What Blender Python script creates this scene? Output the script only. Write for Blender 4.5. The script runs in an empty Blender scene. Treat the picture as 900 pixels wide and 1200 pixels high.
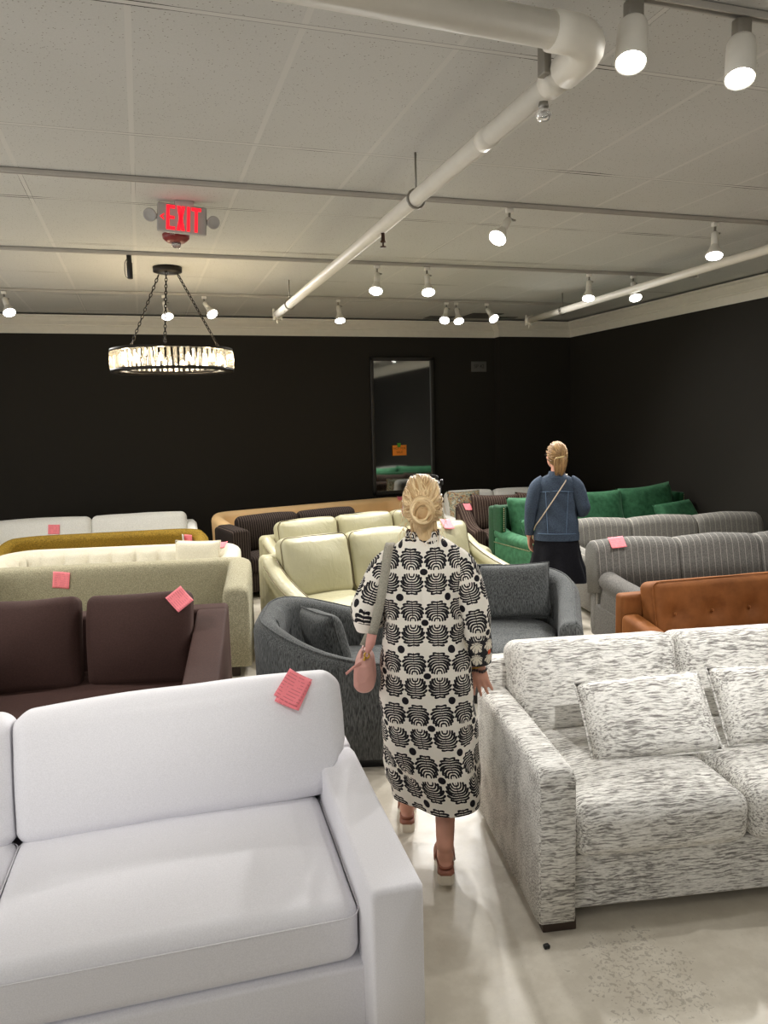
import bpy, math, random
import numpy as np
from mathutils import Vector, Matrix
SC = bpy.context.scene
COL = SC.collection
D = bpy.data
R = math.radians
PI = math.pi
random.seed(7)

# ------------------------------------------------------------------ colour + node helpers
def lin(c):
    out = []
    for v in c[:3]:
        v = v / 255.0
        out.append(v / 12.92 if v <= 0.04045 else ((v + 0.055) / 1.055) ** 2.4)
    return (out[0], out[1], out[2], 1.0)

class Mat:
    def __init__(s, name):
        s.m = D.materials.new(name)
        s.m.use_nodes = True
        s.t = s.m.node_tree
        s.t.nodes.clear()
        s.out = s.n('ShaderNodeOutputMaterial')
        s.b = s.n('ShaderNodeBsdfPrincipled')
        s.l(s.b.outputs[0], s.out.inputs[0])
    def n(s, k, **kw):
        nd = s.t.nodes.new(k)
        for a, v in kw.items():
            setattr(nd, a, v)
        return nd
    def l(s, a, b):
        s.t.links.new(a, b)
    def val(s, sock, v):
        if hasattr(v, 'is_output') or isinstance(v, bpy.types.NodeSocket):
            s.l(v, sock)
        else:
            sock.default_value = v
    def math(s, op, a, b=None, c=None, clamp=False):
        nd = s.n('ShaderNodeMath', operation=op, use_clamp=clamp)
        s.val(nd.inputs[0], a)
        if b is not None: s.val(nd.inputs[1], b)
        if c is not None: s.val(nd.inputs[2], c)
        return nd.outputs[0]
    def coord(s, scale=(1, 1, 1), kind='Object', rot=(0, 0, 0)):
        tc = s.n('ShaderNodeTexCoord')
        mp = s.n('ShaderNodeMapping')
        mp.inputs['Scale'].default_value = scale
        mp.inputs['Rotation'].default_value = rot
        s.l(tc.outputs[kind], mp.inputs[0])
        return mp.outputs[0]
    def noise(s, vec, scale=5, detail=3, rough=.55, dist=0):
        nd = s.n('ShaderNodeTexNoise')
        s.l(vec, nd.inputs['Vector'])
        nd.inputs['Scale'].default_value = scale
        nd.inputs['Detail'].default_value = detail
        nd.inputs['Roughness'].default_value = rough
        nd.inputs['Distortion'].default_value = dist
        return nd.outputs[0]
    def ramp(s, fac, stops, interp='LINEAR'):
        nd = s.n('ShaderNodeValToRGB')
        nd.color_ramp.interpolation = interp
        e = nd.color_ramp.elements
        while len(e) < len(stops): e.new(0.5)
        for i, (p, c) in enumerate(stops):
            e[i].position = p; e[i].color = c
        s.l(fac, nd.inputs[0])
        return nd.outputs[0]
    def mix(s, fac, a, b, blend='MIX'):
        nd = s.n('ShaderNodeMix', data_type='RGBA', blend_type=blend)
        s.val(nd.inputs[0], fac); s.val(nd.inputs[6], a); s.val(nd.inputs[7], b)
        return nd.outputs[2]
    def bump(s, h, strength=.3, dist=.01, prev=None):
        nd = s.n('ShaderNodeBump')
        nd.inputs['Strength'].default_value = strength
        nd.inputs['Distance'].default_value = dist
        s.l(h, nd.inputs['Height'])
        if prev is not None: s.l(prev, nd.inputs['Normal'])
        s.l(nd.outputs[0], s.b.inputs['Normal'])
        return nd.outputs[0]
    def set(s, **kw):
        for k, v in kw.items():
            s.val(s.b.inputs[k.replace('_', ' ')], v)
        return s

def plain(name, c, rough=.6, metal=0.0, spec=.5, bump=None, **kw):
    M = Mat(name)
    col = lin(c)
    v = M.coord()
    f = M.noise(v, 14, 3)
    M.set(Base_Color=M.mix(f, tuple(x * .93 for x in col[:3]) + (1,), tuple(min(1, x * 1.06) for x in col[:3]) + (1,)))
    M.set(Roughness=rough, Metallic=metal)
    M.b.inputs['Specular IOR Level'].default_value = spec
    if bump:
        M.bump(M.noise(v, bump[0], 3), bump[1], bump[2])
    return M.m

def fabric(name, c1, c2, scale=60, stretch=(1, 1, 1), bump=.3, bdist=.004, rough=.9, sheen=0.0, big=.0, spec=.2, detail=4, lo=.35, hi=.65, sheen_tint=None):
    M = Mat(name)
    v = M.coord(stretch)
    f = M.noise(v, scale, detail, .6)
    c = M.ramp(f, [(lo, lin(c1)), (hi, lin(c2))])
    if big:
        g = M.noise(M.coord(), 3.5, 2)
        c = M.mix(M.ramp(g, [(.3, (1 - big,) * 3 + (1,)), (.7, (1, 1, 1, 1))]), c, c, 'MIX') if False else M.mix(1.0, c, M.ramp(g, [(.3, (1 - big,) * 3 + (1,)), (.7, (1, 1, 1, 1))]), 'MULTIPLY')
    M.set(Base_Color=c, Roughness=rough)
    M.b.inputs['Specular IOR Level'].default_value = spec
    M.b.inputs['Sheen Weight'].default_value = sheen
    M.b.inputs['Sheen Roughness'].default_value = .4
    if sheen_tint: M.b.inputs['Sheen Tint'].default_value = lin(sheen_tint)
    M.bump(f, bump, bdist)
    return M.m

def leather(name, c, rough=.42, wr=.25):
    M = Mat(name)
    v = M.coord()
    f = M.noise(v, 6, 3)
    col = lin(c)
    M.set(Base_Color=M.mix(f, tuple(x * .9 for x in col[:3]) + (1,), tuple(min(1, x * 1.08) for x in col[:3]) + (1,)), Roughness=rough)
    M.b.inputs['Specular IOR Level'].default_value = .45
    a = M.bump(M.noise(v, 260, 2), .12, .002)
    M.bump(M.noise(M.coord((1, 1, .6)), 9, 4, .6, .6), wr, .02, a)
    return M.m

def pinstripe(name, c1, c2, cs, period, width, scale=90):
    M = Mat(name)
    v = M.coord()
    f = M.noise(v, scale, 4, .65)
    base = M.ramp(f, [(.35, lin(c1)), (.65, lin(c2))])
    sep = M.n('ShaderNodeSeparateXYZ'); M.l(v, sep.inputs[0])
    k = M.math('FRACT', M.math('DIVIDE', sep.outputs[0], period))
    s = M.math('LESS_THAN', M.math('ABSOLUTE', M.math('SUBTRACT', k, .5)), width / period / 2)
    n2 = M.noise(M.coord((1, 1, 1)), 150, 2)
    s = M.math('MULTIPLY', s, M.math('ADD', M.math('MULTIPLY', n2, 1.0), .25), clamp=True)
    M.set(Base_Color=M.mix(s, base, lin(cs)), Roughness=.92)
    M.b.inputs['Specular IOR Level'].default_value = .15
    M.bump(f, .3, .003)
    return M.m

def glow(name, c, strength):
    M = Mat(name)
    M.set(Base_Color=c, Emission_Color=c, Emission_Strength=strength, Roughness=.4)
    return M.m

# ------------------------------------------------------------------ object helpers
def empty(name, label, cat, loc=(0, 0, 0), rz=0.0, group=None):
    o = D.objects.new(name, None)
    COL.objects.link(o)
    o.empty_display_size = .1
    o.location = loc
    o.rotation_euler = (0, 0, rz)
    return tag(o, label, cat, group)

def tag(o, label, cat, group=None):
    o['label'] = label
    o['category'] = cat
    if group: o['group'] = group
    return o

def mk(name, VF, m, parent=None, smooth=True, label=None):
    V, F = VF
    me = D.meshes.new(name)
    me.from_pydata([tuple(map(float, v)) for v in V], [], [tuple(int(i) for i in f) for f in F])
    if smooth:
        me.polygons.foreach_set('use_smooth', [True] * len(me.polygons))
    me.materials.append(m)
    me.update()
    o = D.objects.new(name, me)
    COL.objects.link(o)
    if parent is not None: o.parent = parent
    if label: o['label'] = label
    return o

def struct(name, VF, m, smooth=False):
    o = mk(name, VF, m, None, smooth)
    o['kind'] = 'structure'
    return o

def copy_tree(o, parent=None):
    c = o.copy()
    COL.objects.link(c)
    if parent is not None: c.parent = parent
    for ch in list(o.children):
        copy_tree(ch, c)
    return c

def rotm(rx=0, ry=0, rz=0):
    return np.array((Matrix.Rotation(rz, 3, 'Z') @ Matrix.Rotation(ry, 3, 'Y') @ Matrix.Rotation(rx, 3, 'X')))

def T(VF, loc=(0, 0, 0), rx=0, ry=0, rz=0):
    V, F = VF
    return (np.asarray(V, float) @ rotm(rx, ry, rz).T + np.array(loc, float), F)

def merge(*ms):
    Vs, Fs, o = [], [], 0
    for V, F in ms:
        V = np.asarray(V, float)
        Vs.append(V)
        Fs += [tuple(i + o for i in f) for f in F]
        o += len(V)
    return (np.concatenate(Vs), Fs)

def snoise(P, freq, seed, k=7):
    rs = np.random.RandomState(seed)
    out = np.zeros(len(P))
    for i in range(k):
        d = rs.normal(size=3); d /= np.linalg.norm(d)
        f = freq * (0.6 + 1.2 * rs.rand())
        out += np.sin(P @ d * f + rs.rand() * 6.28)
    return out / k

def wrinkle(VF, amp, freq, seed):
    V, F = VF
    V = np.asarray(V, float).copy()
    c = V.mean(0)
    d = V - c
    n = d / (np.linalg.norm(d, axis=1)[:, None] + 1e-9)
    V += n * (amp * snoise(V, freq, seed))[:, None]
    return (V, F)

def soft_box(s, r, m=(6, 6, 4), cs=3, crown=None, lo=None):
    """rounded box centred on the origin; crown = (axis, amount) bulges, lo = only on + side"""
    ax = []
    for S, mm in zip(s, m):
        h = S / 2
        rr = min(r, h * .999)
        inner = np.linspace(-(h - rr), h - rr, mm + 1)
        t = [math.tan(PI / 4 * (i + 1) / cs) for i in range(cs)]
        ax.append([(inner[0], -q) for q in reversed(t)] + [(v, 0.0) for v in inner] + [(inner[-1], q) for q in t])
    rr = [min(r, S / 2 * .999) for S in s]
    idx, V, F = {}, [], []
    N = [len(a) - 1 for a in ax]
    def vid(i, j, k):
        key = (i, j, k)
        if key not in idx:
            a, b, c = ax[0][i], ax[1][j], ax[2][k]
            d = np.array([a[1], b[1], c[1]])
            d = d / np.linalg.norm(d)
            idx[key] = len(V)
            V.append((a[0] + d[0] * rr[0], b[0] + d[1] * rr[1], c[0] + d[2] * rr[2]))
        return idx[key]
    for i in range(N[0]):
        for j in range(N[1]):
            F.append((vid(i, j, 0), vid(i, j + 1, 0), vid(i + 1, j + 1, 0), vid(i + 1, j, 0)))
            F.append((vid(i, j, N[2]), vid(i + 1, j, N[2]), vid(i + 1, j + 1, N[2]), vid(i, j + 1, N[2])))
    for i in range(N[0]):
        for k in range(N[2]):
            F.append((vid(i, 0, k), vid(i + 1, 0, k), vid(i + 1, 0, k + 1), vid(i, 0, k + 1)))
            F.append((vid(i, N[1], k), vid(i, N[1], k + 1), vid(i + 1, N[1], k + 1), vid(i + 1, N[1], k)))
    for j in range(N[1]):
        for k in range(N[2]):
            F.append((vid(0, j, k), vid(0, j, k + 1), vid(0, j + 1, k + 1), vid(0, j + 1, k)))
            F.append((vid(N[0], j, k), vid(N[0], j + 1, k), vid(N[0], j + 1, k + 1), vid(N[0], j, k + 1)))
    V = np.array(V)
    if crown:
        for (a, amt) in crown:
            o = [q for q in range(3) if q != a]
            f = np.ones(len(V))
            for q in o:
                f *= 1 - np.clip(np.abs(V[:, q]) / (s[q] / 2), 0, 1) ** 2.2
            w = V[:, a] / (s[a] / 2)
            if lo is not None: w = np.clip(w, 0, 1)
            V[:, a] += w * amt * f
    return (V, F)

def box(s, c=(0, 0, 0), r=.004):
    return T(soft_box(s, r, (1, 1, 1), 1), c)

def pillow(w, h, t, n=18, pinch=.05, seed=0, wr=.006, ears=.0):
    """soft throw pillow standing in the XZ plane, thickness on Y"""
    u = np.linspace(-1, 1, n + 1)
    U, W = np.meshgrid(u, u, indexing='ij')
    prof = (np.clip(1 - U ** 4, 0, 1) * np.clip(1 - W ** 4, 0, 1)) ** .5
    X = w / 2 * U * (1 - pinch * (1 - W ** 2) * np.abs(U) ** 3)
    Z = h / 2 * W * (1 - pinch * (1 - U ** 2) * np.abs(W) ** 3)
    corner = (np.abs(U) * np.abs(W)) ** 3
    X = X * (1 + ears * corner); Z = Z * (1 + ears * corner)
    F, Vs = [], []
    base = np.stack([X.ravel(), np.zeros(X.size), Z.ravel()], 1)
    for sg in (-1, 1):
        V = base.copy()
        V[:, 1] = sg * t / 2 * prof.ravel()
        V[:, 1] += sg * prof.ravel() * wr * 2.2 * snoise(V * np.array([1, 0, 1]), 16, seed + (sg > 0))
        Vs.append(V)
    N = n + 1
    nv = N * N
    def q(i, j, s): return s * nv + i * N + j
    # weld the border
    border = {}
    for i in range(N):
        for j in range(N):
            if i in (0, n) or j in (0, n): border[nv + i * N + j] = i * N + j
    def w_(x): return border.get(x, x)
    for i in range(n):
        for j in range(n):
            F.append((q(i, j, 0), q(i + 1, j, 0), q(i + 1, j + 1, 0), q(i, j + 1, 0)))
            F.append(tuple(w_(x) for x in (q(i, j, 1), q(i, j + 1, 1), q(i + 1, j + 1, 1), q(i + 1, j, 1))))
    V = np.concatenate(Vs)
    used = sorted({i for f in F for i in f})
    mp = {o: k for k, o in enumerate(used)}
    return (V[used], [tuple(mp[i] for i in f) for f in F])

def tube(path, r, n=8, closed=False, flat=None):
    P = np.array(path, float)
    N = len(P)
    rad = np.full(N, r) if np.isscalar(r) else np.array(r, float)
    V, F = [], []
    tang = []
    for i in range(N):
        a = P[(i - 1) % N] if (closed or i > 0) else P[i]
        b = P[(i + 1) % N] if (closed or i < N - 1) else P[i]
        t = b - a
        tang.append(t / (np.linalg.norm(t) + 1e-12))
    ref = np.array([0, 0, 1.0]) if abs(tang[0][2]) < .9 else np.array([1.0, 0, 0])
    u = np.cross(tang[0], ref); u /= np.linalg.norm(u)
    for i in range(N):
        u = u - tang[i] * u.dot(tang[i]); u /= (np.linalg.norm(u) + 1e-12)
        v = np.cross(tang[i], u)
        for k in range(n):
            a = 2 * PI * k / n
            fx, fy = (1, 1) if flat is None else flat
            V.append(P[i] + rad[i] * (math.cos(a) * u * fx + math.sin(a) * v * fy))
    M = N if closed else N - 1
    for i in range(M):
        for k in range(n):
            a = i * n + k; b = i * n + (k + 1) % n
            c = ((i + 1) % N) * n + (k + 1) % n; d = ((i + 1) % N) * n + k
            F.append((a, b, c, d))
    if not closed:
        F.append(tuple(reversed(range(n))))
        F.append(tuple((N - 1) * n + k for k in range(n)))
    return (np.array(V), F)

def lathe(prof, n=28):
    V, F = [], []
    for (r, z) in prof:
        for k in range(n):
            a = 2 * PI * k / n
            V.append((r * math.cos(a), r * math.sin(a), z))
    for i in range(len(prof) - 1):
        for k in range(n):
            F.append((i * n + k, i * n + (k + 1) % n, (i + 1) * n + (k + 1) % n, (i + 1) * n + k))
    F.append(tuple(reversed(range(n))))
    F.append(tuple((len(prof) - 1) * n + k for k in range(n)))
    return (np.array(V), F)

def loft(rings, cap=True, closed=True):
    n = len(rings[0])
    V = np.concatenate([np.asarray(r, float) for r in rings])
    F = []
    for i in range(len(rings) - 1):
        for k in range(n if closed else n - 1):
            F.append((i * n + k, i * n + (k + 1) % n, (i + 1) * n + (k + 1) % n, (i + 1) * n + k))
    if cap:
        F.append(tuple(reversed(range(n))))
        F.append(tuple((len(rings) - 1) * n + k for k in range(n)))
    return (V, F)

def align(VF, d, loc):
    """turn +Z of the mesh to direction d and move it to loc"""
    q = Vector((0, 0, 1)).rotation_difference(Vector(d).normalized()).to_matrix()
    V, F = VF
    return (np.asarray(V) @ np.array(q).T + np.array(loc), F)

def rrect(hx, hy, r, n=6):
    pts = []
    for cx, cy, a0 in ((hx - r, hy - r, 0), (-(hx - r), hy - r, 90), (-(hx - r), -(hy - r), 180), (hx - r, -(hy - r), 270)):
        for i in range(n + 1):
            a = R(a0 + 90 * i / n)
            pts.append((cx + r * math.cos(a), cy + r * math.sin(a)))
    return pts

def text_mesh(body, size, m, parent, name, mat4, extrude=.001, sx=1.0, align_x='CENTER'):
    cu = D.curves.new('tmp', 'FONT')
    cu.body = body; cu.size = size; cu.extrude = extrude
    cu.align_x = align_x; cu.align_y = 'CENTER'; cu.resolution_u = 3
    o = D.objects.new('tmp', cu)
    COL.objects.link(o)
    dg = bpy.context.evaluated_depsgraph_get()
    me = D.meshes.new_from_object(o.evaluated_get(dg))
    D.objects.remove(o); D.curves.remove(cu)
    me.transform(mat4 @ Matrix.Diagonal((sx, 1, 1, 1)))
    me.materials.clear(); me.materials.append(m)
    me.name = name
    ob = D.objects.new(name, me)
    COL.objects.link(ob)
    ob.parent = parent
    return ob
FRONT_FILL = 3
SIDE = 52
# ------------------------------------------------------------------ room materials
WX0, WX1, WY0, WY1, WY2, JX, CZ = -3.6, 6.36, -4.2, 10.5, 10.32, 5.16, 3.33

def ceiling_mat():
    M = Mat('acoustic ceiling tiles')
    tc = M.n('ShaderNodeTexCoord')
    sep = M.n('ShaderNodeSeparateXYZ'); M.l(tc.outputs['Object'], sep.inputs[0])
    wob = M.noise(M.coord((1, 1, 1)), 1.7, 2)
    def dist(sock, off, per):
        k = M.math('FRACT', M.math('ADD', M.math('DIVIDE', M.math('SUBTRACT', sock, off), per), .5))
        return M.math('MULTIPLY', M.math('ABSOLUTE', M.math('SUBTRACT', k, .5)), per)
    dx = dist(sep.outputs[0], .043, .61)
    dy = dist(sep.outputs[1], 4.09, 1.22)
    d = M.math('MINIMUM', dx, dy)
    bar = M.math('LESS_THAN', d, .012)
    # ragged dark gap beside the bar where a tile hangs loose
    gapw = M.math('MULTIPLY', M.math('SUBTRACT', M.noise(M.coord((1.0, .4, 1)), 1.6, 1), .47), .05)
    gap = M.math('MULTIPLY', M.math('LESS_THAN', M.math('SUBTRACT', dy, .012), gapw), M.math('GREATER_THAN', dy, .012))
    gap = M.math('MAXIMUM', gap, M.math('MULTIPLY', M.math('LESS_THAN', M.math('ABSOLUTE', M.math('SUBTRACT', dy, .0135)), .0016), .6))
    gap2 = M.math('MULTIPLY', M.math('LESS_THAN', M.math('SUBTRACT', dx, .012), M.math('SUBTRACT', M.math('MULTIPLY', gapw, .45), .003)), M.math('GREATER_THAN', dx, .012))
    gap = M.math('MAXIMUM', gap, gap2)
    vo = M.n('ShaderNodeTexVoronoi'); vo.inputs['Scale'].default_value = 62
    M.l(tc.outputs['Object'], vo.inputs['Vector'])
    hol = M.math('MULTIPLY', M.math('LESS_THAN', vo.outputs['Distance'], .17), M.math('GREATER_THAN', M.noise(M.coord(), 30, 3), .46))
    grain = M.noise(M.coord(), 160, 3)
    tile = M.mix(grain, lin((190, 189, 185)), lin((206, 205, 201)))
    tile = M.mix(M.math('MULTIPLY', hol, .75), tile, lin((120, 113, 100)))
    stain = M.ramp(M.noise(M.coord(), .7, 3), [(.35, (.93, .93, .92, 1)), (.65, (1, 1, 1, 1))])
    tile = M.mix(1.0, tile, stain, 'MULTIPLY')
    c = M.mix(bar, tile, lin((203, 201, 196)))
    c = M.mix(gap, c, lin((60, 56, 50)))
    M.set(Base_Color=c, Roughness=.95)
    M.b.inputs['Specular IOR Level'].default_value = .1
    h = M.math('ADD', M.math('MULTIPLY', bar, 1.0), M.math('MULTIPLY', M.math('SUBTRACT', 1, hol), .35))
    M.bump(h, .5, .012)
    return M.m

def floor_mat():
    M = Mat('worn sealed concrete')
    v = M.coord()
    a = M.noise(v, 1.1, 5, .6)
    b = M.noise(v, 9, 5, .65)
    c = M.ramp(a, [(.3, lin((190, 182, 166))), (.5, lin((203, 196, 181))), (.7, lin((213, 207, 194)))])
    c = M.mix(M.ramp(b, [(.42, (.35, .35, .35, 1)), (.62, (0, 0, 0, 1))]), c, lin((172, 163, 147)))
    # pitted patch in front of the woven sofa and scuffs along the aisle
    pt = M.n('ShaderNodeTexVoronoi'); pt.inputs['Scale'].default_value = 34; M.l(v, pt.inputs['Vector'])
    geo = M.n('ShaderNodeSeparateXYZ'); M.l(v, geo.inputs[0])
    def patch(px, py, rad):
        dx = M.math('SUBTRACT', geo.outputs[0], px); dy = M.math('SUBTRACT', geo.outputs[1], py)
        dd = M.math('SQRT', M.math('ADD', M.math('MULTIPLY', dx, dx), M.math('MULTIPLY', dy, dy)))
        return M.math('SUBTRACT', 1, M.math('DIVIDE', dd, rad), clamp=True)
    p1 = M.math('MULTIPLY', patch(1.52, 1.98, .34), 1.6, clamp=True)
    pits = M.math('MULTIPLY', M.math('GREATER_THAN', M.noise(v, 58, 3, .6, .8), .56), M.math('GREATER_THAN', M.math('ADD', p1, M.math('MULTIPLY', M.math('SUBTRACT', M.noise(v, 9, 3), .5), 2.0)), .62))
    c = M.mix(M.math('MULTIPLY', pits, .42), c, lin((118, 110, 98)))
    p2 = M.math('MULTIPLY', patch(1.3, 2.72, .3), 1.5, clamp=True)
    sc = M.math('MULTIPLY', p2, M.math('GREATER_THAN', M.noise(M.coord((1, .5, 1)), 13, 4), .56))
    c = M.mix(M.math('MULTIPLY', sc, .6), c, lin((214, 208, 196)))
    spk = M.math('GREATER_THAN', M.noise(v, 120, 2), .71)
    c = M.mix(M.math('MULTIPLY', spk, .35), c, lin((120, 112, 100)))
    M.set(Base_Color=c, Roughness=M.ramp(b, [(.3, (.28,) * 3 + (1,)), (.7, (.48,) * 3 + (1,))]))
    M.b.inputs['Specular IOR Level'].default_value = .35
    M.bump(b, .12, .006)
    return M.m

m_ceil = ceiling_mat()
m_floor = floor_mat()
m_wall = plain('black brown wall paint', (42, 39, 34), .75, spec=.22, bump=(60, .08, .004))
m_trim = plain('cream painted moulding', (226, 220, 206), .5, spec=.4)
m_rail = plain('grey white track', (176, 171, 162), .5, spec=.3)
m_white = plain('white enamel', (228, 224, 214), .45, spec=.4)
m_pipe = plain('white painted pipe', (224, 219, 207), .5, spec=.4)
m_dark = plain('dark iron', (38, 34, 31), .45, metal=.6)
m_black = plain('black plastic', (20, 20, 20), .45)
m_steel = plain('galvanised steel', (150, 146, 138), .4, metal=.8)
m_bronze = plain('aged bronze', (74, 52, 40), .45, metal=.5)
m_lens = glow('lit lamp lens', (1, .97, .9, 1), 22)
m_red = glow('lit red letters', (1, .012, .03, 1), 1.0)
m_signw = plain('grey white sign plastic', (172, 169, 165), .5)
m_alarm = plain('red alarm plastic', (120, 18, 22), .4)
m_wood = plain('dark wood', (58, 44, 34), .5)
m_gold = plain('brass', (190, 150, 60), .3, metal=.9)

# ------------------------------------------------------------------ room shell
struct('floor', box((WX1 - WX0 + .3, WY1 - WY0 + .3, .1), ((WX0 + WX1) / 2, (WY0 + WY1) / 2, -.05), .001), m_floor)
struct('ceiling', box((WX1 - WX0 + .3, WY1 - WY0 + .3, .1), ((WX0 + WX1) / 2, (WY0 + WY1) / 2, CZ + .05), .001), m_ceil)
WH = CZ
struct('wall_back', merge(box((JX - WX0, .15, WH), ((WX0 + JX) / 2, WY1 + .075, WH / 2), .001),
                          box((WX1 - JX, .33, WH), ((WX1 + JX) / 2, WY2 + .165, WH / 2), .001)), m_wall)
struct('wall_right', box((.15, WY1 - WY0, WH), (WX1 + .075, (WY0 + WY1) / 2, WH / 2), .001), m_wall)
struct('wall_left', box((.15, WY1 - WY0, WH), (WX0 - .075, (WY0 + WY1) / 2, WH / 2), .001), m_wall)
struct('wall_front', box((WX1 - WX0, .15, WH), ((WX0 + WX1) / 2, WY0 - .075, WH / 2), .001), m_wall)

crown_prof = [(0, 3.085), (.014, 3.085), (.016, 3.175), (.03, 3.182), (.032, 3.198), (.045, 3.203), (.055, 3.215), (.08, 3.235), (.10, 3.262), (.104, 3.275), (.12, 3.28), (.122, 3.305), (0, 3.305)]
cp = [(WX0, WY0), (WX0, WY1), (JX, WY1), (JX, WY2), (WX1, WY2), (WX1, WY0)]
def crown_ring(i):
    p = np.array(cp[i], float)
    ns = []
    for a, b in ((i - 1, i), (i, i + 1)):
        if 0 <= a and b < len(cp):
            t = np.array(cp[b], float) - np.array(cp[a], float); t /= np.linalg.norm(t)
            ns.append(np.array([t[1], -t[0]]))
    if len(ns) == 1: off = ns[0]
    else:
        s = ns[0] + ns[1]; off = s / (1 + ns[0].dot(ns[1]))
    return [(p[0] + off[0] * d, p[1] + off[1] * d, z) for d, z in crown_prof]
for k in range(len(cp) - 1):
    struct('trim_%d' % (k + 1), loft([crown_ring(k), crown_ring(k + 1)]), m_trim)
for k, (a, b) in enumerate((((WX0, WY1), (JX, WY1)), ((JX, WY2), (WX1, WY2)), ((WX1, WY0), (WX1, WY2)))):
    cx, cy = (a[0] + b[0]) / 2, (a[1] + b[1]) / 2
    L = abs(b[0] - a[0]) + abs(b[1] - a[1])
    o = struct('baseboard_' + ('back', 'alcove', 'right')[k], box((L if k < 2 else .016, .016 if k < 2 else L, .11), (cx - (.008 if k == 2 else 0), cy - (.008 if k < 2 else 0), .055), .004), m_wall)

# fill area lights added on the wall behind the camera, with made-up glazing frames
m_fill_frame = plain('painted fill frame', (210, 206, 198), .5)
for k, cx in enumerate((-1.6, 1.4, 4.4)):
    struct('fill_frame_%d' % (k + 1), merge(box((2.6, .06, .08), (cx, WY0 + .03, 3.02), .006), box((2.6, .06, .08), (cx, WY0 + .03, .56), .006), box((.08, .06, 2.5), (cx - 1.26, WY0 + .03, 1.79), .006), box((.08, .06, 2.5), (cx + 1.26, WY0 + .03, 1.79), .006), box((.05, .05, 2.4), (cx, WY0 + .03, 1.79), .006)), m_fill_frame)
    L = D.lights.new('front_fill', 'AREA'); L.shape = 'RECTANGLE'; L.size = 2.4; L.size_y = 2.3; L.energy = FRONT_FILL; L.color = (.86, .92, 1.0)
    lo = D.objects.new('front_fill', L); COL.objects.link(lo); lo.location = (cx, WY0 + .08, 1.79); lo.rotation_euler = (R(90), 0, 0)
# fill area lights added along the unseen left wall, framed like openings
for k, cyy in enumerate((-1.6, 2.4, 6.4)):
    L = D.lights.new('left fill', 'AREA'); L.shape = 'RECTANGLE'; L.size = 3.2; L.size_y = 2.2; L.energy = SIDE; L.color = (1.0, .985, .965)
    lo = D.objects.new('left fill', L); COL.objects.link(lo); lo.location = (WX0 + .06, cyy, 1.45); lo.rotation_euler = (R(90), 0, R(-90))
    struct('fill_frame_%d' % (k + 4), merge(box((.06, 3.4, .08), (WX0 + .03, cyy, 2.62), .006), box((.06, .08, 2.62), (WX0 + .03, cyy - 1.66, 1.31), .006), box((.06, .08, 2.62), (WX0 + .03, cyy + 1.66, 1.31), .006)), m_fill_frame)
# ------------------------------------------------------------------ pipes
def arc(c, r, a0, a1, n, z):
    return [(c[0] + r * math.cos(R(a0 + (a1 - a0) * i / n)), c[1] + r * math.sin(R(a0 + (a1 - a0) * i / n)), z) for i in range(n + 1)]
p = empty('sprinkler_pipe', 'white ceiling pipe with a wide elbow, narrowing as it runs toward the back wall', 'pipe', (1.5, 2.35, 3.10))
def rel(VF, o): return T(VF, tuple(-np.array(o.location)))
mk('supply_pipe', rel(tube([(-3.55, 1.95, 3.10), (1.36, 2.235, 3.10)], .052, 16), p), m_pipe, p)
mk('elbow', rel(tube([(1.3, 2.234, 3.10)] + arc((1.36, 2.365), .13, -90, 0, 8, 3.10) + [(1.49, 2.46, 3.095)], .06, 16), p), m_pipe, p)
mk('branch_pipe', rel(tube([(1.49, 2.42, 3.095), (1.505, 5.0, 3.09), (1.52, 8.5, 3.09)], .041, 14), p), m_pipe, p)
mk('collar', rel(tube([(1.49, 2.50, 3.095), (1.492, 2.57, 3.095)], .052, 16), p), m_pipe, p)
mk('coupling', rel(tube([(1.494, 3.06, 3.093), (1.4945, 3.14, 3.093)], .046, 16), p), m_pipe, p)
mk('clamp', rel(merge(box((.03, .05, .12), (1.43, 2.50, 3.15), .005), box((.05, .03, .03), (1.43, 2.5, 3.2), .005)), p), m_steel, p)
def endcap(x, y, z, p):
    mk('end_fitting', rel(merge(tube([(x, y - .03, z), (x, y + .03, z)], .05, 14), box((.02, .03, .13), (x - .04, y, z), .004), box((.02, .03, .13), (x + .04, y, z), .004), tube([(x, y, z - .04), (x, y, z - .1)], .01, 8)), p), m_pipe, p)
endcap(1.52, 8.5, 3.09, p)
def hanger(x, y, z, p):
    mk('hanger_rod', rel(merge(tube([(x, y, z + .03), (x, y, CZ)], .006, 6), T(tube([(.05 * math.cos(a), 0, .05 * math.sin(a)) for a in np.linspace(0, 2 * PI, 14)[:-1]], .007, 6, True), (x, y, z))), p), m_steel, p)
hanger(1.502, 4.0, 3.09, p); hanger(1.517, 7.75, 3.09, p)
p = empty('sprinkler_pipe', 'thin white ceiling pipe running along the right wall, open end fitting at its far end', 'pipe', (4.7, 6, 3.13))
mk('branch_pipe', rel(tube([(4.5, 1.0, 3.13), (4.68, 4.9, 3.13), (4.86, 8.88, 3.13)], .037, 14), p), m_pipe, p)
endcap(4.86, 8.88, 3.13, p); hanger(4.82, 8.0, 3.13, p)

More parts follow.
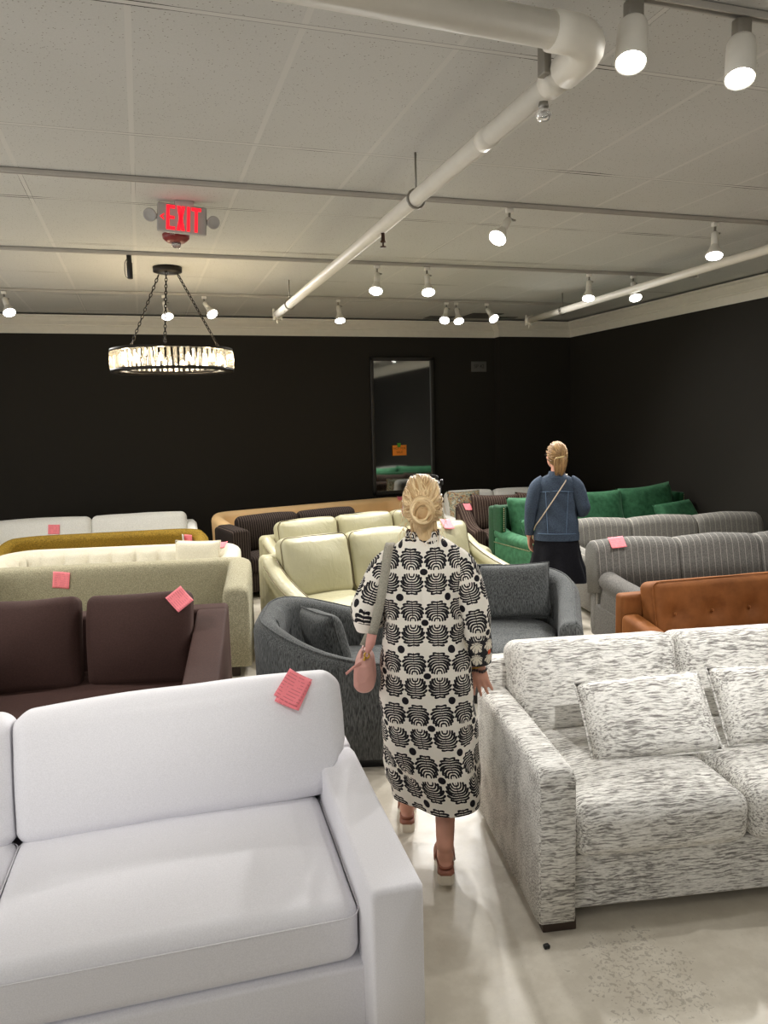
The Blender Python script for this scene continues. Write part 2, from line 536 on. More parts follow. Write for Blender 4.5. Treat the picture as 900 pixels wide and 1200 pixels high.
def sprinkler(x, y, z, label):
    o = empty('fire_sprinkler', label, 'sprinkler', (x, y, z))
    mk('stem', lathe([(.012, 0), (.012, -.05), (.018, -.052), (.018, -.062), (.006, -.064), (.006, -.085)], 12), m_bronze, o)
    mk('deflector', lathe([(.004, -.084), (.02, -.086), (.02, -.09), (.004, -.092)], 14), m_bronze, o)
sprinkler(1.503, 4.6, 3.056, 'small bronze sprinkler head hanging under the middle of the long white pipe')
o = empty('fire_sprinkler', 'glass bulb sprinkler head under the elbow of the white pipe', 'sprinkler', (1.495, 2.62, 3.058))
mk('stem', lathe([(.016, 0), (.02, -.02), (.012, -.03)], 12), m_steel, o)
Mg = Mat('clear glass'); Mg.set(Base_Color=(1, 1, 1, 1), Roughness=.05, Transmission_Weight=.8)
mk('bulb', lathe([(.004, -.02), (.026, -.035), (.03, -.05), (.02, -.066), (.003, -.07)], 14), Mg.m, o)

# ------------------------------------------------------------------ light tracks
tracks = [(2.35, -3.5, 5.9, 'lighting track nearest the camera beside the pipe elbow'),
          (4.75, -3.5, 5.95, 'white lighting track crossing the ceiling in front of the exit sign'),
          (6.73, -3.5, 5.66, 'white lighting track crossing the ceiling behind the red fire strobe'),
          (8.68, -3.5, 5.4, 'white lighting track nearest the back wall'),
          (.45, -3.5, 5.9, 'white lighting track over the front of the showroom'),
          (-1.6, -3.5, 5.9, 'white lighting track near the entrance wall')]
for y, x0, x1, lb in tracks:
    o = empty('lighting_track', lb, 'track', ((x0 + x1) / 2, y, CZ))
    L = x1 - x0
    mk('rail', merge(box((L, .009, .024), (0, -.0145, -.016), .002), box((L, .009, .024), (0, .0145, -.016), .002), box((L, .03, .005), (0, 0, -.004), .001)), m_rail, o)
    mk('end_cap', box((.03, .04, .028), (-L / 2, 0, -.016), .003), m_white, o)
    mk('end_cap', box((.03, .04, .028), (L / 2, 0, -.016), .003), m_white, o)

def track_light(x, y, d, label, kind='par', power=60, cone=138, group='white track lights'):
    """head clipped under a track; d = direction the lamp points"""
    d = np.array(d, float); d /= np.linalg.norm(d)
    o = empty('track_light', label, 'light', (x, y, CZ - .034), 0, group)
    if kind == 'can':
        mk('adapter', box((.06, .04, .06), (0, 0, -.03), .006), m_steel, o)
        mk('stem', align(lathe([(.012, 0), (.012, .05)], 10), d, (0, 0, -.055)), m_white, o)
        s = np.array((0, 0, -.05)) + d * .03
        mk('housing', align(lathe([(.03, 0), (.046, .006), (.05, .02), (.052, .17), (.05, .172), (.048, .16)], 28), d, s), m_white, o)
        mk('lens', align(lathe([(.046, .162), (.045, .168), (.02, .171), (.002, .172)], 28), d, s), m_lens, o)
        tip = s + d * .19
    else:
        mk('adapter', box((.05, .032, .03), (0, 0, -.013), .005), m_white, o)
        mk('yoke', merge(tube([(0, 0, -.02), (0, 0, -.07), tuple(np.array((0, 0, -.07)) + d * .02)], .009, 8), tube([(0, 0, -.06), (.035, 0, -.075)], .006, 6), T(lathe([(.012, 0), (.012, .01)], 10), (.035, 0, -.08))), m_steel, o)
        s = np.array((0, 0, -.062)) + d * .01
        mk('socket', align(lathe([(.02, 0), (.026, .008), (.027, .10), (.024, .105)], 20), d, s), m_white, o)
        mk('lamp', align(lathe([(.024, .10), (.03, .115), (.047, .15), (.06, .175), (.062, .19), (.058, .192)], 28), d, s), m_white, o)
        mk('lens', align(lathe([(.058, .19), (.057, .196), (.03, .203), (.003, .205)], 28), d, s), m_lens, o)
        tip = s + d * .225
    L = D.lights.new('spot', 'SPOT')
    L.energy = power * SPOT; L.spot_size = R(76 if kind == 'can' and cone > 90 else cone); L.spot_blend = 1.0; L.shadow_soft_size = .05
    L.color = (1.0, .978, .945)
    lo = D.objects.new('spot', L); COL.objects.link(lo)
    lo.parent = o; lo.location = tuple(tip)
    lo.rotation_euler = Vector(tuple(-d)).to_track_quat('Z', 'Y').to_euler()
    return o
SPOT = 1.62
W = lambda s: 'white ' + s
track_light(1.687, 2.35, (-.27, -.32, -.91), 'white cylinder track light nearest the pipe elbow', 'can', 24)
track_light(2.144, 2.35, (-.28, -.30, -.91), 'white cylinder track light right of the one by the pipe elbow', 'can', 20)
track_light(2.463, 4.77, (-.60, -.31, -.74), 'white flared track light tilted left, alone right of the long pipe', 'par', 80)
track_light(4.165, 4.77, (-.23, -.26, -.94), 'white flared track light hanging just above the right-hand pipe', 'par', 165)
track_light(2.134, 6.73, (-.21, -.41, -.89), 'lit flared track light on the middle track, first right of the long pipe', 'par', 115)
track_light(2.62, 6.73, (-.12, -.45, -.88), 'lit flared track light on the middle track, second right of the long pipe', 'par', 115)
track_light(4.357, 6.73, (-.23, -.31, -.92), 'flared track light behind the right pipe, above the denim jacket woman', 'par', 120)
track_light(4.873, 6.73, (-.18, -.48, -.86), 'flared track light below the right pipe against the crown moulding', 'par', 120)
track_light(-1.249, 8.68, (.26, -.52, -.81), 'flared track light at the left edge of the photo', 'par', 80)
track_light(.323, 8.68, (.11, -.49, -.87), 'flared track light seen through the chandelier chains', 'par', 80)
track_light(.745, 8.68, (.36, -.6, -.72), 'flared track light just right of the chandelier chains', 'par', 80)
track_light(2.268, 8.68, (-.01, -.39, -.92), 'flared track light alone right of the far end of the long pipe', 'par', 80)
track_light(3.627, 8.68, (-.34, -.48, -.81), 'left head of the close pair of track lights above the mirror', 'par', 80)
track_light(3.755, 8.68, (-.06, -.52, -.85), 'right head of the close pair of track lights above the mirror', 'par', 80)
track_light(4.163, 8.68, (.14, -.69, -.68), 'flared track light turned right by the dark ceiling gap', 'par', 80)
OFF = 'added white track light over the front of the showroom, behind the camera'  # unseen heads added behind the camera for brightness
for x, y, d in ((-1.6, .45, (.45, .65, -.7)), (1.0, .45, (-.1, .7, -.7)), (2.7, .45, (-.2, .6, -.75)), (4.2, .45, (-.1, .2, -.95)),
                (-1.6, -1.6, (.1, .85, -.5)), (.4, -1.6, (-.05, .85, -.5)), (2.4, -1.6, (-.05, .85, -.5)), (4.6, -1.6, (-.1, .85, -.5))):
    track_light(x, y, d, OFF, 'par', 5 if y < 0 else 3)
track_light(3.7, 2.35, (-.1, .1, -.95), 'added white flared track light over the rust sofa, out of frame', 'par', 62)  # remaining heads are out of view, added to brighten what they face
track_light(5.1, 2.35, (-.1, .1, -.95), 'added white flared track light by the right wall, out of frame', 'par', 66)
track_light(-.9, 2.35, (.1, .2, -.97), 'added white cylinder track light on the nearest track left of the pipe elbow, out of frame', 'can', 8)
track_light(-.3, .45, (.08, 2.50, -2.25), 'added white cylinder track light aimed at the white linen sofa, out of frame', 'can', 95, 38)
track_light(1.75, .45, (.5, 2.55, -2.30), 'added white cylinder track light aimed at the tweed sofa, out of frame', 'can', 185, 38)
track_light(.72, .45, (.37, 2.42, -1.55), 'added white cylinder track light aimed at the woman in the printed dress, out of frame', 'can', 70, 34)
track_light(-1.5, 4.75, (.3, .2, -.93), 'added white flared track light over the brown sofa, out of frame', 'par', 115)
track_light(-1.7, 6.73, (.1, .0, -.98), 'added white flared track light over the tufted sofa, out of frame', 'par', 80)

# ------------------------------------------------------------------ chandelier
ch = empty('chandelier', 'round crystal chandelier hanging on three dark chains', 'chandelier', (.317, 7.323, CZ))
zc = 2.49 - CZ
mk('canopy', lathe([(.02, -.055), (.10, -.055), (.128, -.045), (.13, -.002), (.02, 0)], 36), m_dark, ch)
rr0 = .535
def band(r0, r1, z0, z1, n=72):
    prof = [(r0, z0), (r1, z0), (r1, z1), (r0, z1), (r0, z0)]
    V, F = [], []
    for (r, z) in prof[:-1]:
        for k in range(n):
            a = 2 * PI * k / n; V.append((r * math.cos(a), r * math.sin(a), z))
    for i in range(4):
        j = (i + 1) % 4
        for k in range(n):
            F.append((i * n + k, i * n + (k + 1) % n, j * n + (k + 1) % n, j * n + k))
    return (np.array(V), F)
mk('upper_ring', band(rr0 - .05, rr0 + .014, zc + .08, zc + .10), m_dark, ch)
mk('lower_ring', band(rr0 - .06, rr0 + .016, zc - .105, zc - .08), m_dark, ch)
mk('inner_ring', band(rr0 - .15, rr0 - .125, zc - .09, zc - .07), m_dark, ch)
M = Mat('cut crystal')
tr = M.n('ShaderNodeBsdfTransparent'); tr.inputs[0].default_value = (.97, .96, .93, 1)
gl = M.n('ShaderNodeBsdfGlossy'); gl.inputs['Roughness'].default_value = .12; gl.inputs[0].default_value = (1, .98, .94, 1)
tl = M.n('ShaderNodeBsdfTranslucent'); tl.inputs[0].default_value = (.95, .9, .8, 1)
m1 = M.n('ShaderNodeMixShader'); m1.inputs[0].default_value = .22; M.l(gl.outputs[0], m1.inputs[1]); M.l(tl.outputs[0], m1.inputs[2])
m2 = M.n('ShaderNodeMixShader'); m2.inputs[0].default_value = .48; M.l(tr.outputs[0], m2.inputs[1]); M.l(m1.outputs[0], m2.inputs[2])
M.l(m2.outputs[0], M.out.inputs[0])
m_crystal = M.m
cr = None
for k in range(64):
    a = 2 * PI * k / 64
    if cr is None:
        q = [(.0, -.013), (.017, -.004), (.017, .006), (.006, .012), (-.006, .012), (-.017, .006), (-.017, -.004)]
        rings = [[(x * s + 0, y * s, z) for x, y in q] for z, s in ((-.078, .6), (-.07, 1), (.066, 1), (.078, .55))]
        cr = mk('crystal', loft(rings), m_crystal, ch, False); c = cr
    else:
        c = cr.copy(); COL.objects.link(c); c.parent = ch
    c.location = ((rr0 + .008) * math.cos(a), (rr0 + .008) * math.sin(a), zc + random.uniform(-.004, .004)); c.rotation_euler = (0, 0, a + PI / 2)
m_bulb = glow('lit filament bulb', (1, .84, .60, 1), 18)
for k in range(12):
    a = 2 * PI * (k + .5) / 12
    x, y = (rr0 - .085) * math.cos(a), (rr0 - .085) * math.sin(a)
    b = mk('bulb', T(lathe([(.003, -.05), (.016, -.04), (.02, -.02), (.012, .01), (.004, .03)], 12), (x, y, zc + .01)), m_bulb, ch)
    mk('candle_socket', T(lathe([(.012, -.085), (.012, -.04)], 10), (x, y, zc + .01)), m_dark, ch)
    if k % 2 == 0:
        L = D.lights.new('bulb glow', 'POINT'); L.energy = 5; L.color = (1, .80, .50); L.shadow_soft_size = .03
        lo = D.objects.new('bulb glow', L); COL.objects.link(lo); lo.parent = ch; lo.location = (x * .93, y * .93, zc + .05)
for ang in (-99, 21, 141):
    a = R(ang)
    p0 = np.array((.10 * math.cos(a), .10 * math.sin(a), -.06)); p1 = np.array(((rr0 - .03) * math.cos(a), (rr0 - .03) * math.sin(a), zc + .09))
    n = 22; dv = (p1 - p0) / n; ln = np.linalg.norm(dv); dv /= ln
    links = []
    for i in range(n):
        pth = [(.011 * math.cos(t), 0, (ln * .62) * math.sin(t)) for t in np.linspace(0, 2 * PI, 13)[:-1]]
        lk = T(tube(pth, .0042, 6, True), rz=PI / 2 * (i % 2))
        links.append(align(lk, dv, p0 + dv * ln * (i + .5)))
    mk('chain', merge(*links), m_dark, ch)

# ------------------------------------------------------------------ exit sign, strobe, sensor, wall plate
ex = empty('exit_sign', 'white EXIT sign with red lit letters hanging under the ceiling', 'sign', (.342, 5.2, CZ))
ROLL = R(4)
def ER(VF): return T(VF, ry=ROLL)
mk('housing', ER(T(soft_box((.31, .045, .178), .012, (2, 1, 2), 2), (0, 0, -.113))), m_signw, ex)
mk('mount', box((.12, .06, .035), (.01, 0, -.017), .004), m_signw, ex)
zt = -.113
def poly(pts): # flat letter strokes, extruded
    out = []
    for q in pts:
        n = len(q)
        V = [(x, -.0235, z + zt) for x, z in q] + [(x, -.0265, z + zt) for x, z in q]
        F = [tuple(range(n)), tuple(reversed(range(n, 2 * n)))] + [(i, i + n, (i + 1) % n + n, (i + 1) % n) for i in range(n)]
        out.append((np.array(V), F))
    return merge(*out)
def rc(x0, z0, x1, z1): return [(x0, z0), (x1, z0), (x1, z1), (x0, z1)]
hh = .076; st = .017
E_ = poly([rc(-.098, -hh, -.098 + st + .002, hh), rc(-.08, hh - .02, -.045, hh), rc(-.08, -.009, -.048, .009), rc(-.08, -hh, -.043, -hh + .02)])
X_ = poly([[(-.034, -hh), (-.012, -hh), (.018, hh), (-.004, hh)], [(-.034, hh), (-.012, hh), (.018, -hh), (-.004, -hh)]])
I_ = poly([rc(.030, -hh, .030 + st + .002, hh)])
T_ = poly([rc(.058, hh - .02, .118, hh), rc(.0785, -hh, .0785 + st + .002, hh - .018)])
A_ = poly([[(-.138, .0), (-.112, .022), (-.112, .010), (-.124, 0)], [(-.138, .0), (-.124, 0), (-.112, -.010), (-.112, -.022)]])
for nm, g in (('letter_e', E_), ('letter_x', X_), ('letter_i', I_), ('letter_t', T_), ('arrow', A_)):
    mk(nm, ER(g), m_red, ex, False)
for sx in (-1, 1):
    h = mk('emergency_lamp', ER(align(lathe([(.014, -.03), (.036, -.018), (.042, .0), (.042, .006), (.036, .010), (.030, .006), (.004, .008)], 24), (.2 * sx, -.8, -.35), (.198 * sx, -.01, -.11))), m_signw, ex)
    mk('swivel', ER(tube([(.155 * sx, 0, -.11), (.18 * sx, .01, -.11)], .016, 10)), m_signw, h)
L = D.lights.new('sign glow', 'AREA'); L.energy = .03; L.size = .2; L.color = (1, .05, .05)
lo = D.objects.new('sign glow', L); COL.objects.link(lo); lo.parent = ex; lo.location = (0, -.05, -.12); lo.rotation_euler = (R(90), 0, 0)

stb = empty('fire_strobe', 'dark red round fire strobe on the ceiling under the EXIT sign', 'alarm', (.34, 6.09, CZ))
mk('housing', lathe([(.02, -.062), (.06, -.06), (.082, -.045), (.092, -.034), (.098, -.03), (.1, -.006), (.1, 0), (.02, 0)], 32), m_alarm, stb)
mk('lens', lathe([(.003, -.098), (.022, -.095), (.034, -.083), (.036, -.06), (.003, -.058)], 20), Mg.m, stb)
text_mesh('FIRE', .022, m_signw, stb, 'lettering', Matrix.Translation((-.03, -.1005, -.018)) @ Matrix.Rotation(R(90), 4, 'X'), .001)

sn = empty('ceiling_sensor', 'small black cylinder hanging from the track left of the chandelier canopy', 'sensor', (-.009, 6.73, CZ - .034))
mk('body', lathe([(.012, -.19), (.022, -.185), (.024, -.06), (.02, -.055), (.02, 0), (.01, 0)], 16), m_black, sn)
mk('cord', tube([(-.02, 0, -.03), (-.036, 0, -.06), (-.04, 0, -.12), (-.034, 0, -.17), (-.015, 0, -.186)], .003, 6), m_black, sn)

wp = empty('wall_plate', 'grey numbered plate on the black back wall right of the mirror', 'sign', (4.90, WY1, 2.66))
mk('plate', soft_box((.25, .02, .155), .008, (2, 1, 2), 2), plain('grey plate', (92, 90, 86), .6), wp)
text_mesh('SP 42', .075, m_black, wp, 'lettering', Matrix.Translation((0, -.0115, 0)) @ Matrix.Rotation(R(90), 4, 'X'), .0008)

# black plates painting in the dark of openings where ceiling tiles have slipped
for k, (x0, x1, y0, y1) in enumerate(((4.45, 4.92, 9.70, 10.2), (3.95, 4.35, 10.05, 10.33), (4.92, 5.3, 10.0, 10.12))):
    struct('ceiling_dark_plate', box((x1 - x0, y1 - y0, .006), ((x0 + x1) / 2, (y0 + y1) / 2, CZ - .002), .001), m_black)
# ------------------------------------------------------------------ mirror + note
mi = empty('wall_mirror', 'tall black framed mirror on the dark back wall', 'mirror', (3.66, WY1 - .035, 1.80))
mw, mh = .97, 1.98
fr = []
for sx in (-1, 1):
    fr.append(T(soft_box((.05, .05, mh), .008, (1, 1, 4), 2), (sx * (mw / 2 - .025), 0, 0)))
    fr.append(T(soft_box((mw, .05, .05), .008, (4, 1, 1), 2), (0, 0, sx * (mh / 2 - .025))))
m_frame = plain('brushed black frame', (62, 60, 57), .38, metal=.4)
mk('frame', merge(*fr), m_frame, mi)
riv = [T(lathe([(.006, 0), (.005, .004), (.001, .005)], 8), (sx * (mw / 2 - .025), -.025, z), rx=PI / 2) for sx in (-1, 1) for z in np.linspace(-mh / 2 + .1, mh / 2 - .1, 7)]
mk('stud_trim', merge(*riv), m_frame, mi)
Mm = Mat('mirror glass'); Mm.set(Base_Color=(.5, .52, .51, 1), Metallic=1.0, Roughness=.04)
mk('glass', box((mw - .08, .01, mh - .08), (0, .005, 0), .001), Mm.m, mi, False)
nt = empty('paper_note', 'orange NOT FOR SALE note taped to the mirror', 'note', (3.59, WY1 - .055, 1.45))
mk('paper', box((.215, .003, .15), (0, 0, 0), .001), plain('orange paper', (255, 150, 50), .8), nt)
mk('tape', T(box((.05, .003, .06), (-.015, -.003, .075), .001), ry=R(6)), plain('green tape', (70, 150, 40), .5), nt)
for ln_, zz in (('NOT FOR', .028), ('SALE', -.028)):
    text_mesh(ln_, .045, plain('pen ink', (140, 60, 10), .8), nt, 'lettering', Matrix.Translation((0, -.003, zz)) @ Matrix.Rotation(R(90), 4, 'X'), .0005)
# ------------------------------------------------------------------ upholstery helpers
def arm_mesh(x, w, prof, z0, r, roll=0.0, k=5):
    """arm running front to back; prof = [(y, top z)], x = centre, r = top rounding, roll = extra width of a rolled top"""
    def ring(y, zt, sc=1.0, dz=0.0):
        pts = []
        hw = w / 2 * sc; rr = min(r, hw * .98)
        zz = zt - dz
        pts.append((x - hw, y, z0)); pts.append((x - hw, y, (z0 + zz) / 2))
        if roll:
            pts.append((x - hw, y, zz - 2 * (rr + roll)))
            for i in range(k * 2 + 1):
                a = R(225 - 270 * i / (k * 2))
                pts.append((x + (hw + roll) * math.cos(a), y, zz - (rr + roll) + (rr + roll) * math.sin(a)))
            pts.append((x + hw, y, zz - 2 * (rr + roll)))
        else:
            for i in range(k + 1):
                a = R(180 - 90 * i / k); pts.append((x - hw + rr + rr * math.cos(a), y, zz - rr + rr * math.sin(a)))
            for i in range(k + 1):
                a = R(90 - 90 * i / k); pts.append((x + hw - rr + rr * math.cos(a), y, zz - rr + rr * math.sin(a)))
        pts.append((x + hw, y, (z0 + zz) / 2)); pts.append((x + hw, y, z0))
        return pts
    e = min(r, .03)
    ys = [p[0] for p in prof]; zs = [p[1] for p in prof]
    rings = [ring(ys[0], zs[0], .86, e * .9), ring(ys[0] + e * .3, zs[0], .96, e * .3)]
    yy = np.linspace(ys[0] + e, ys[-1] - e, max(3, int((ys[-1] - ys[0]) / .06)))
    for y in yy: rings.append(ring(y, float(np.interp(y, ys, zs))))
    rings += [ring(ys[-1] - e * .3, zs[-1], .96, e * .3), ring(ys[-1], zs[-1], .86, e * .9)]
    return loft(rings)

def smooth_prof(pts, n=14):
    """Catmull-like resample of (y, z)"""
    y = np.array([p[0] for p in pts]); z = np.array([p[1] for p in pts])
    yy = np.linspace(y[0], y[-1], n)
    zz = np.interp(yy, y, z)
    for _ in range(3):
        zz[1:-1] = (zz[:-2] + 2 * zz[1:-1] + zz[2:]) / 4
    return list(zip(yy, zz))

def upath(W, Dp, rc, ns=10, nc=10):
    P = [(0, y) for y in np.linspace(0, Dp - rc, ns + 1)]
    P += [(rc + rc * math.cos(R(180 - 90 * i / nc)), Dp - rc + rc * math.sin(R(180 - 90 * i / nc))) for i in range(1, nc + 1)]
    P += [(x, Dp) for x in np.linspace(rc, W - rc, ns * 3 + 1)[1:]]
    P += [(W - rc + rc * math.cos(R(90 - 90 * i / nc)), Dp - rc + rc * math.sin(R(90 - 90 * i / nc))) for i in range(1, nc + 1)]
    P += [(W, y) for y in np.linspace(Dp - rc, 0, ns + 1)[1:]]
    return np.array(P)

def ushell(W, Dp, rc, t, hfun, z0, zin=None, nt=7, chan=None, flare=0.0, dense=1, sq=1.0):
    """one continuous curved back-and-arms shell; returns mesh and the top rim path"""
    P = upath(W, Dp, rc, 10 * dense, 10)
    N = len(P)
    seg = np.r_[0, np.cumsum(np.linalg.norm(np.diff(P, axis=0), axis=1))]
    tang = np.gradient(P, axis=0); tang /= np.linalg.norm(tang, axis=1)[:, None]
    nin = np.stack([tang[:, 1], -tang[:, 0]], 1)
    rings, rim = [], []
    zin = z0 if zin is None else zin
    def ring(i, sc=1.0, push=0.0):
        h = hfun(seg[i] / seg[-1]); tt = t
        c = 0.0
        if chan: c = chan[1] * abs(math.sin(PI * seg[i] / chan[0])) ** .5
        rt = t / 2 * .92
        sec = [(0, z0), (0, (z0 + h) / 2), (0, h - rt)]
        for q in range(1, nt + 1):
            a = PI - PI * q / (nt + 1); sec.append((t / 2 + t / 2 * math.copysign(abs(math.cos(a)) ** sq, math.cos(a)), h - rt + rt * math.sin(a) ** sq))
        sec += [(t + c, h - rt), (t + c, (zin + h) / 2), (t + c, zin)]
        out = []
        for d, z in sec:
            dd = t / 2 + (d - t / 2) * sc
            zz = z if z < h - rt * 1.01 else h - rt + (z - h + rt) * sc
            fl = flare * (z - z0)
            p = P[i] + nin[i] * (dd - fl) + tang[i] * push
            out.append((p[0], p[1], zz))
        return out, (P[i] + nin[i] * (t * .30 - flare * (h - z0)), h)
    r0, _ = ring(0, .72, -.018); rings.append(r0)
    for i in range(N):
        r_, (pp, h) = ring(i); rings.append(r_)
        rim.append((pp[0], pp[1], h - .004))
    r1, _ = ring(N - 1, .72, .018); rings.append(r1)
    return loft(rings), rim

def welt(path, r, m, parent, name='piping', closed=False):
    return mk(name, tube(path, r, 6, closed), m, parent)

def loop_xz(hx, hz, r, y, n=5):  # rounded loop in the XZ plane
    return [(a, y, b) for a, b in rrect(hx, hz, r, n)]
def loop_xy(hx, hy, r, z, n=5):
    return [(a, b, z) for a, b in rrect(hx, hy, r, n)]

def legs(o, pts, m, s=(.07, .07, .1)):
    for x, y in pts:
        mk('leg', box(s, (x, y, s[2] / 2), .004), m, o)

# ------------------------------------------------------------------ fabrics
m_linen = fabric('white linen', (226, 225, 229), (236, 235, 239), 240, (1, 1, 1), .12, .002, .85, .0)
m_brown = fabric('dark brown velvet', (54, 36, 32), (64, 44, 39), 120, (1, 1, 1), .12, .002, .8, .25, .12, sheen_tint=(120, 90, 80))
m_boucle = fabric('sage boucle', (132, 126, 102), (172, 166, 140), 130, (1, 1, 1), .9, .008, .95, .1)
m_tuft = fabric('cream woven upholstery', (198, 192, 172), (218, 212, 193), 150, (1, 1, 1), .4, .004, .9)
m_mustard = fabric('mustard chenille', (100, 79, 19), (158, 126, 42), 75, (1, 1, 1.6), .5, .004, .75, .35, .1, sheen_tint=(220, 190, 90))
m_ivory = fabric('ivory slipcover', (222, 221, 214), (236, 235, 229), 90, (1, 1, 1), .25, .004, .9)
m_tan = leather('tan leather', (226, 190, 138), .55, .12)
m_cream = leather('cream leather', (174, 169, 138), .38, .45)
m_cpipe = plain('dark cream piping', (112, 100, 72), .5)
m_tub = fabric('charcoal chenille', (38, 40, 41), (98, 100, 99), 95, (2.2, 2.2, .3), .5, .005, .9, .1, .15, detail=5)
m_tubseat = fabric('charcoal chenille seat', (50, 52, 53), (90, 92, 91), 62, (2.2, .7, 2.2), .5, .005, .9, .1, .1, detail=5)
m_rust = fabric('rust velvet', (112, 66, 30), (128, 78, 38), 12, (1, 1, 1), .1, .003, .7, .4, .18, sheen_tint=(230, 150, 80))
m_green = fabric('emerald velvet', (48, 96, 66), (70, 124, 88), 18, (1, 1, 1), .12, .004, .7, .35, .22, sheen_tint=(150, 190, 160))
m_dgreen = fabric('dark green velvet frame', (20, 66, 38), (30, 82, 48), 40, (1, 1, 1), .1, .003, .7, .3, .18)
m_nail = plain('pale brass nailheads', (196, 188, 150), .3, metal=.8)
m_pin = pinstripe('grey pinstripe wool', (92, 90, 87), (118, 116, 111), (168, 163, 155), .056, .0048)
m_pin2 = pinstripe('light grey pinstripe wool', (108, 106, 101), (134, 131, 124), (178, 172, 160), .060, .0052)
m_grey = fabric('grey wool', (84, 82, 79), (110, 107, 103), 90, (1, 1, 1), .3, .003, .92)
m_rib = pinstripe('dark brown ribbed cloth', (30, 24, 22), (44, 36, 32), (92, 80, 72), .026, .006)
m_rib2 = pinstripe('brown striped cloth', (50, 38, 34), (66, 51, 45), (128, 112, 98), .03, .005)

def tweed_mat(name, seedrot=0):
    M = Mat(name)
    w = M.noise(M.coord((1, 1, 1)), 7, 3)
    tc = M.n('ShaderNodeTexCoord')
    add = M.n('ShaderNodeVectorMath', operation='MULTIPLY_ADD')
    M.l(w, add.inputs[0]); add.inputs[1].default_value = (0, .03, .03); M.l(tc.outputs['Object'], add.inputs[2])
    mp = M.n('ShaderNodeMapping'); mp.inputs['Scale'].default_value = (17, 165, 165); M.l(add.outputs[0], mp.inputs[0])
    f = M.noise(mp.outputs[0], 1.0, 3, .6)
    g = M.noise(M.coord((3.2, 9, 9)), 1.0, 3, .6)       # broad patches
    k = M.math('ADD', M.math('MULTIPLY', f, .74), M.math('MULTIPLY', g, .26))
    c = M.ramp(k, [(.37, lin((124, 121, 117))), (.45, lin((170, 167, 162))), (.49, lin((216, 214, 208))), (.58, lin((238, 236, 231)))])
    h = M.noise(M.coord((40, 300, 300)), 1.0, 2)
    c = M.mix(M.math('MULTIPLY', M.math('GREATER_THAN', h, .6), .35), c, lin((110, 106, 104)))
    M.set(Base_Color=c, Roughness=.95)
    M.b.inputs['Specular IOR Level'].default_value = .1
    M.bump(k, .55, .006)
    return M.m
m_tweed = tweed_mat('white and grey woven tweed')

# ------------------------------------------------------------------ white linen sofa in front
def place(name, label, x, y, rz, group=None):
    return empty(name, label, 'sofa', (x, y, 0), R(rz), group)
SG = 'sofas on the showroom floor'
s = place('sofa', 'white linen sofa with long plump cushions, nearest the camera', -1.764, 1.983, -3)
W, Dp, aw, ah = 2.45, 1.10, .155, .60
mk('base', T(soft_box((W - 2 * aw + .02, Dp - .12, .25), .012, (6, 4, 2), 2), (W / 2, Dp / 2 + .06, .165)), m_linen, s)
mk('back_frame', T(soft_box((W, .13, ah - .05), .014, (8, 1, 3), 2), (W / 2, Dp - .065, .04 + (ah - .05) / 2 + .005)), m_linen, s)
for x in (aw / 2, W - aw / 2):
    mk('arm', arm_mesh(x, aw, [(0, ah), (.6, ah), (.9, ah + .006), (Dp - .125, ah - .012)], .04, .018), m_linen, s)
iw = (W - 2 * aw) / 2
for i in range(2):
    cx = aw + iw * (i + .5)
    sc = mk('seat_cushion', T(wrinkle(soft_box((iw - .006, .74, .19), .05, (10, 10, 3), 4, [(2, .035)]), .004, 9, 3 + i), (cx, .50, .385)), m_linen, s)
    for zz in (.062,):
        welt([(cx + a, .50 + b, .385 + zz) for a, b in rrect(iw / 2 - .001, .3735, .05, 5)], .0022, m_linen, sc, closed=True)
    V, F = T(wrinkle(soft_box((iw + .10, .19, .45), .06, (16, 4, 10), 5, [(1, .05), (2, .02), (0, .012)]), .007, 10, 9 + i), (cx + (.05 if i else -.05), .905, .70), rx=R(-11))
    # the cushion is squeezed between the arms and swells out above them
    lim = .012 + np.clip((V[:, 2] - .53) / .13, 0, 1) ** 1.5 * .10
    V[:, 0] = np.clip(V[:, 0], aw + .004 - lim if i == 0 else aw + iw + .004, W - aw - .004 + lim if i else aw + iw - .004)
    V[:, 2] -= .03 * np.clip((W - aw - V[:, 0] if i else V[:, 0] - aw) / iw, 0, 1)
    b = mk('back_cushion', (V, F), m_linen, s)
legs(s, [(.09, .08), (W - .09, .08), (.09, Dp - .08), (W - .09, Dp - .08)], m_wood, (.07, .07, .05))

# ------------------------------------------------------------------ white and grey tweed sofa at right
s = place('sofa', 'white and grey streaked tweed sofa on the right beside the aisle', 1.28, 2.268, -10.3)
W, Dp, aw, ah = 2.39, 1.05, .145, .636
mk('base', T(soft_box((W - 2 * aw + .02, Dp - .1, .225), .015, (8, 4, 2), 2), (W / 2, Dp / 2 + .01, .158)), m_tweed, s)
mk('back_frame', T(soft_box((W - .08, .17, .70), .05, (8, 1, 4), 4), (W / 2, Dp - .085, .05 + .35)), m_tweed, s)
for x in (aw / 2, W - aw / 2):
    mk('arm', arm_mesh(x, aw, [(0, ah - .004), (.2, ah), (.7, ah + .004), (Dp - .16, ah)], .045, .034), m_tweed, s)
n = 3; iw = (W - 2 * aw) / n
for i in range(n):
    cx = aw + iw * (i + .5)
    mk('seat_cushion', T(wrinkle(soft_box((iw - .004, .83, .20), .06, (10, 10, 3), 4, [(2, .03), (1, .012)]), .004, 9, 23 + i), (cx, .425, .365)), m_tweed, s)
x0_ = aw
for i, iw2 in enumerate((.80, .65, .65)):
    cx = x0_ + iw2 / 2; x0_ += iw2
    mk('back_cushion', T(wrinkle(soft_box((iw2 + .004, .21, .42), .06, (10, 4, 8), 4, [(1, .035)]), .004, 8, 29 + i), (cx, .835, .645), rx=R(-13)), m_tweed, s)
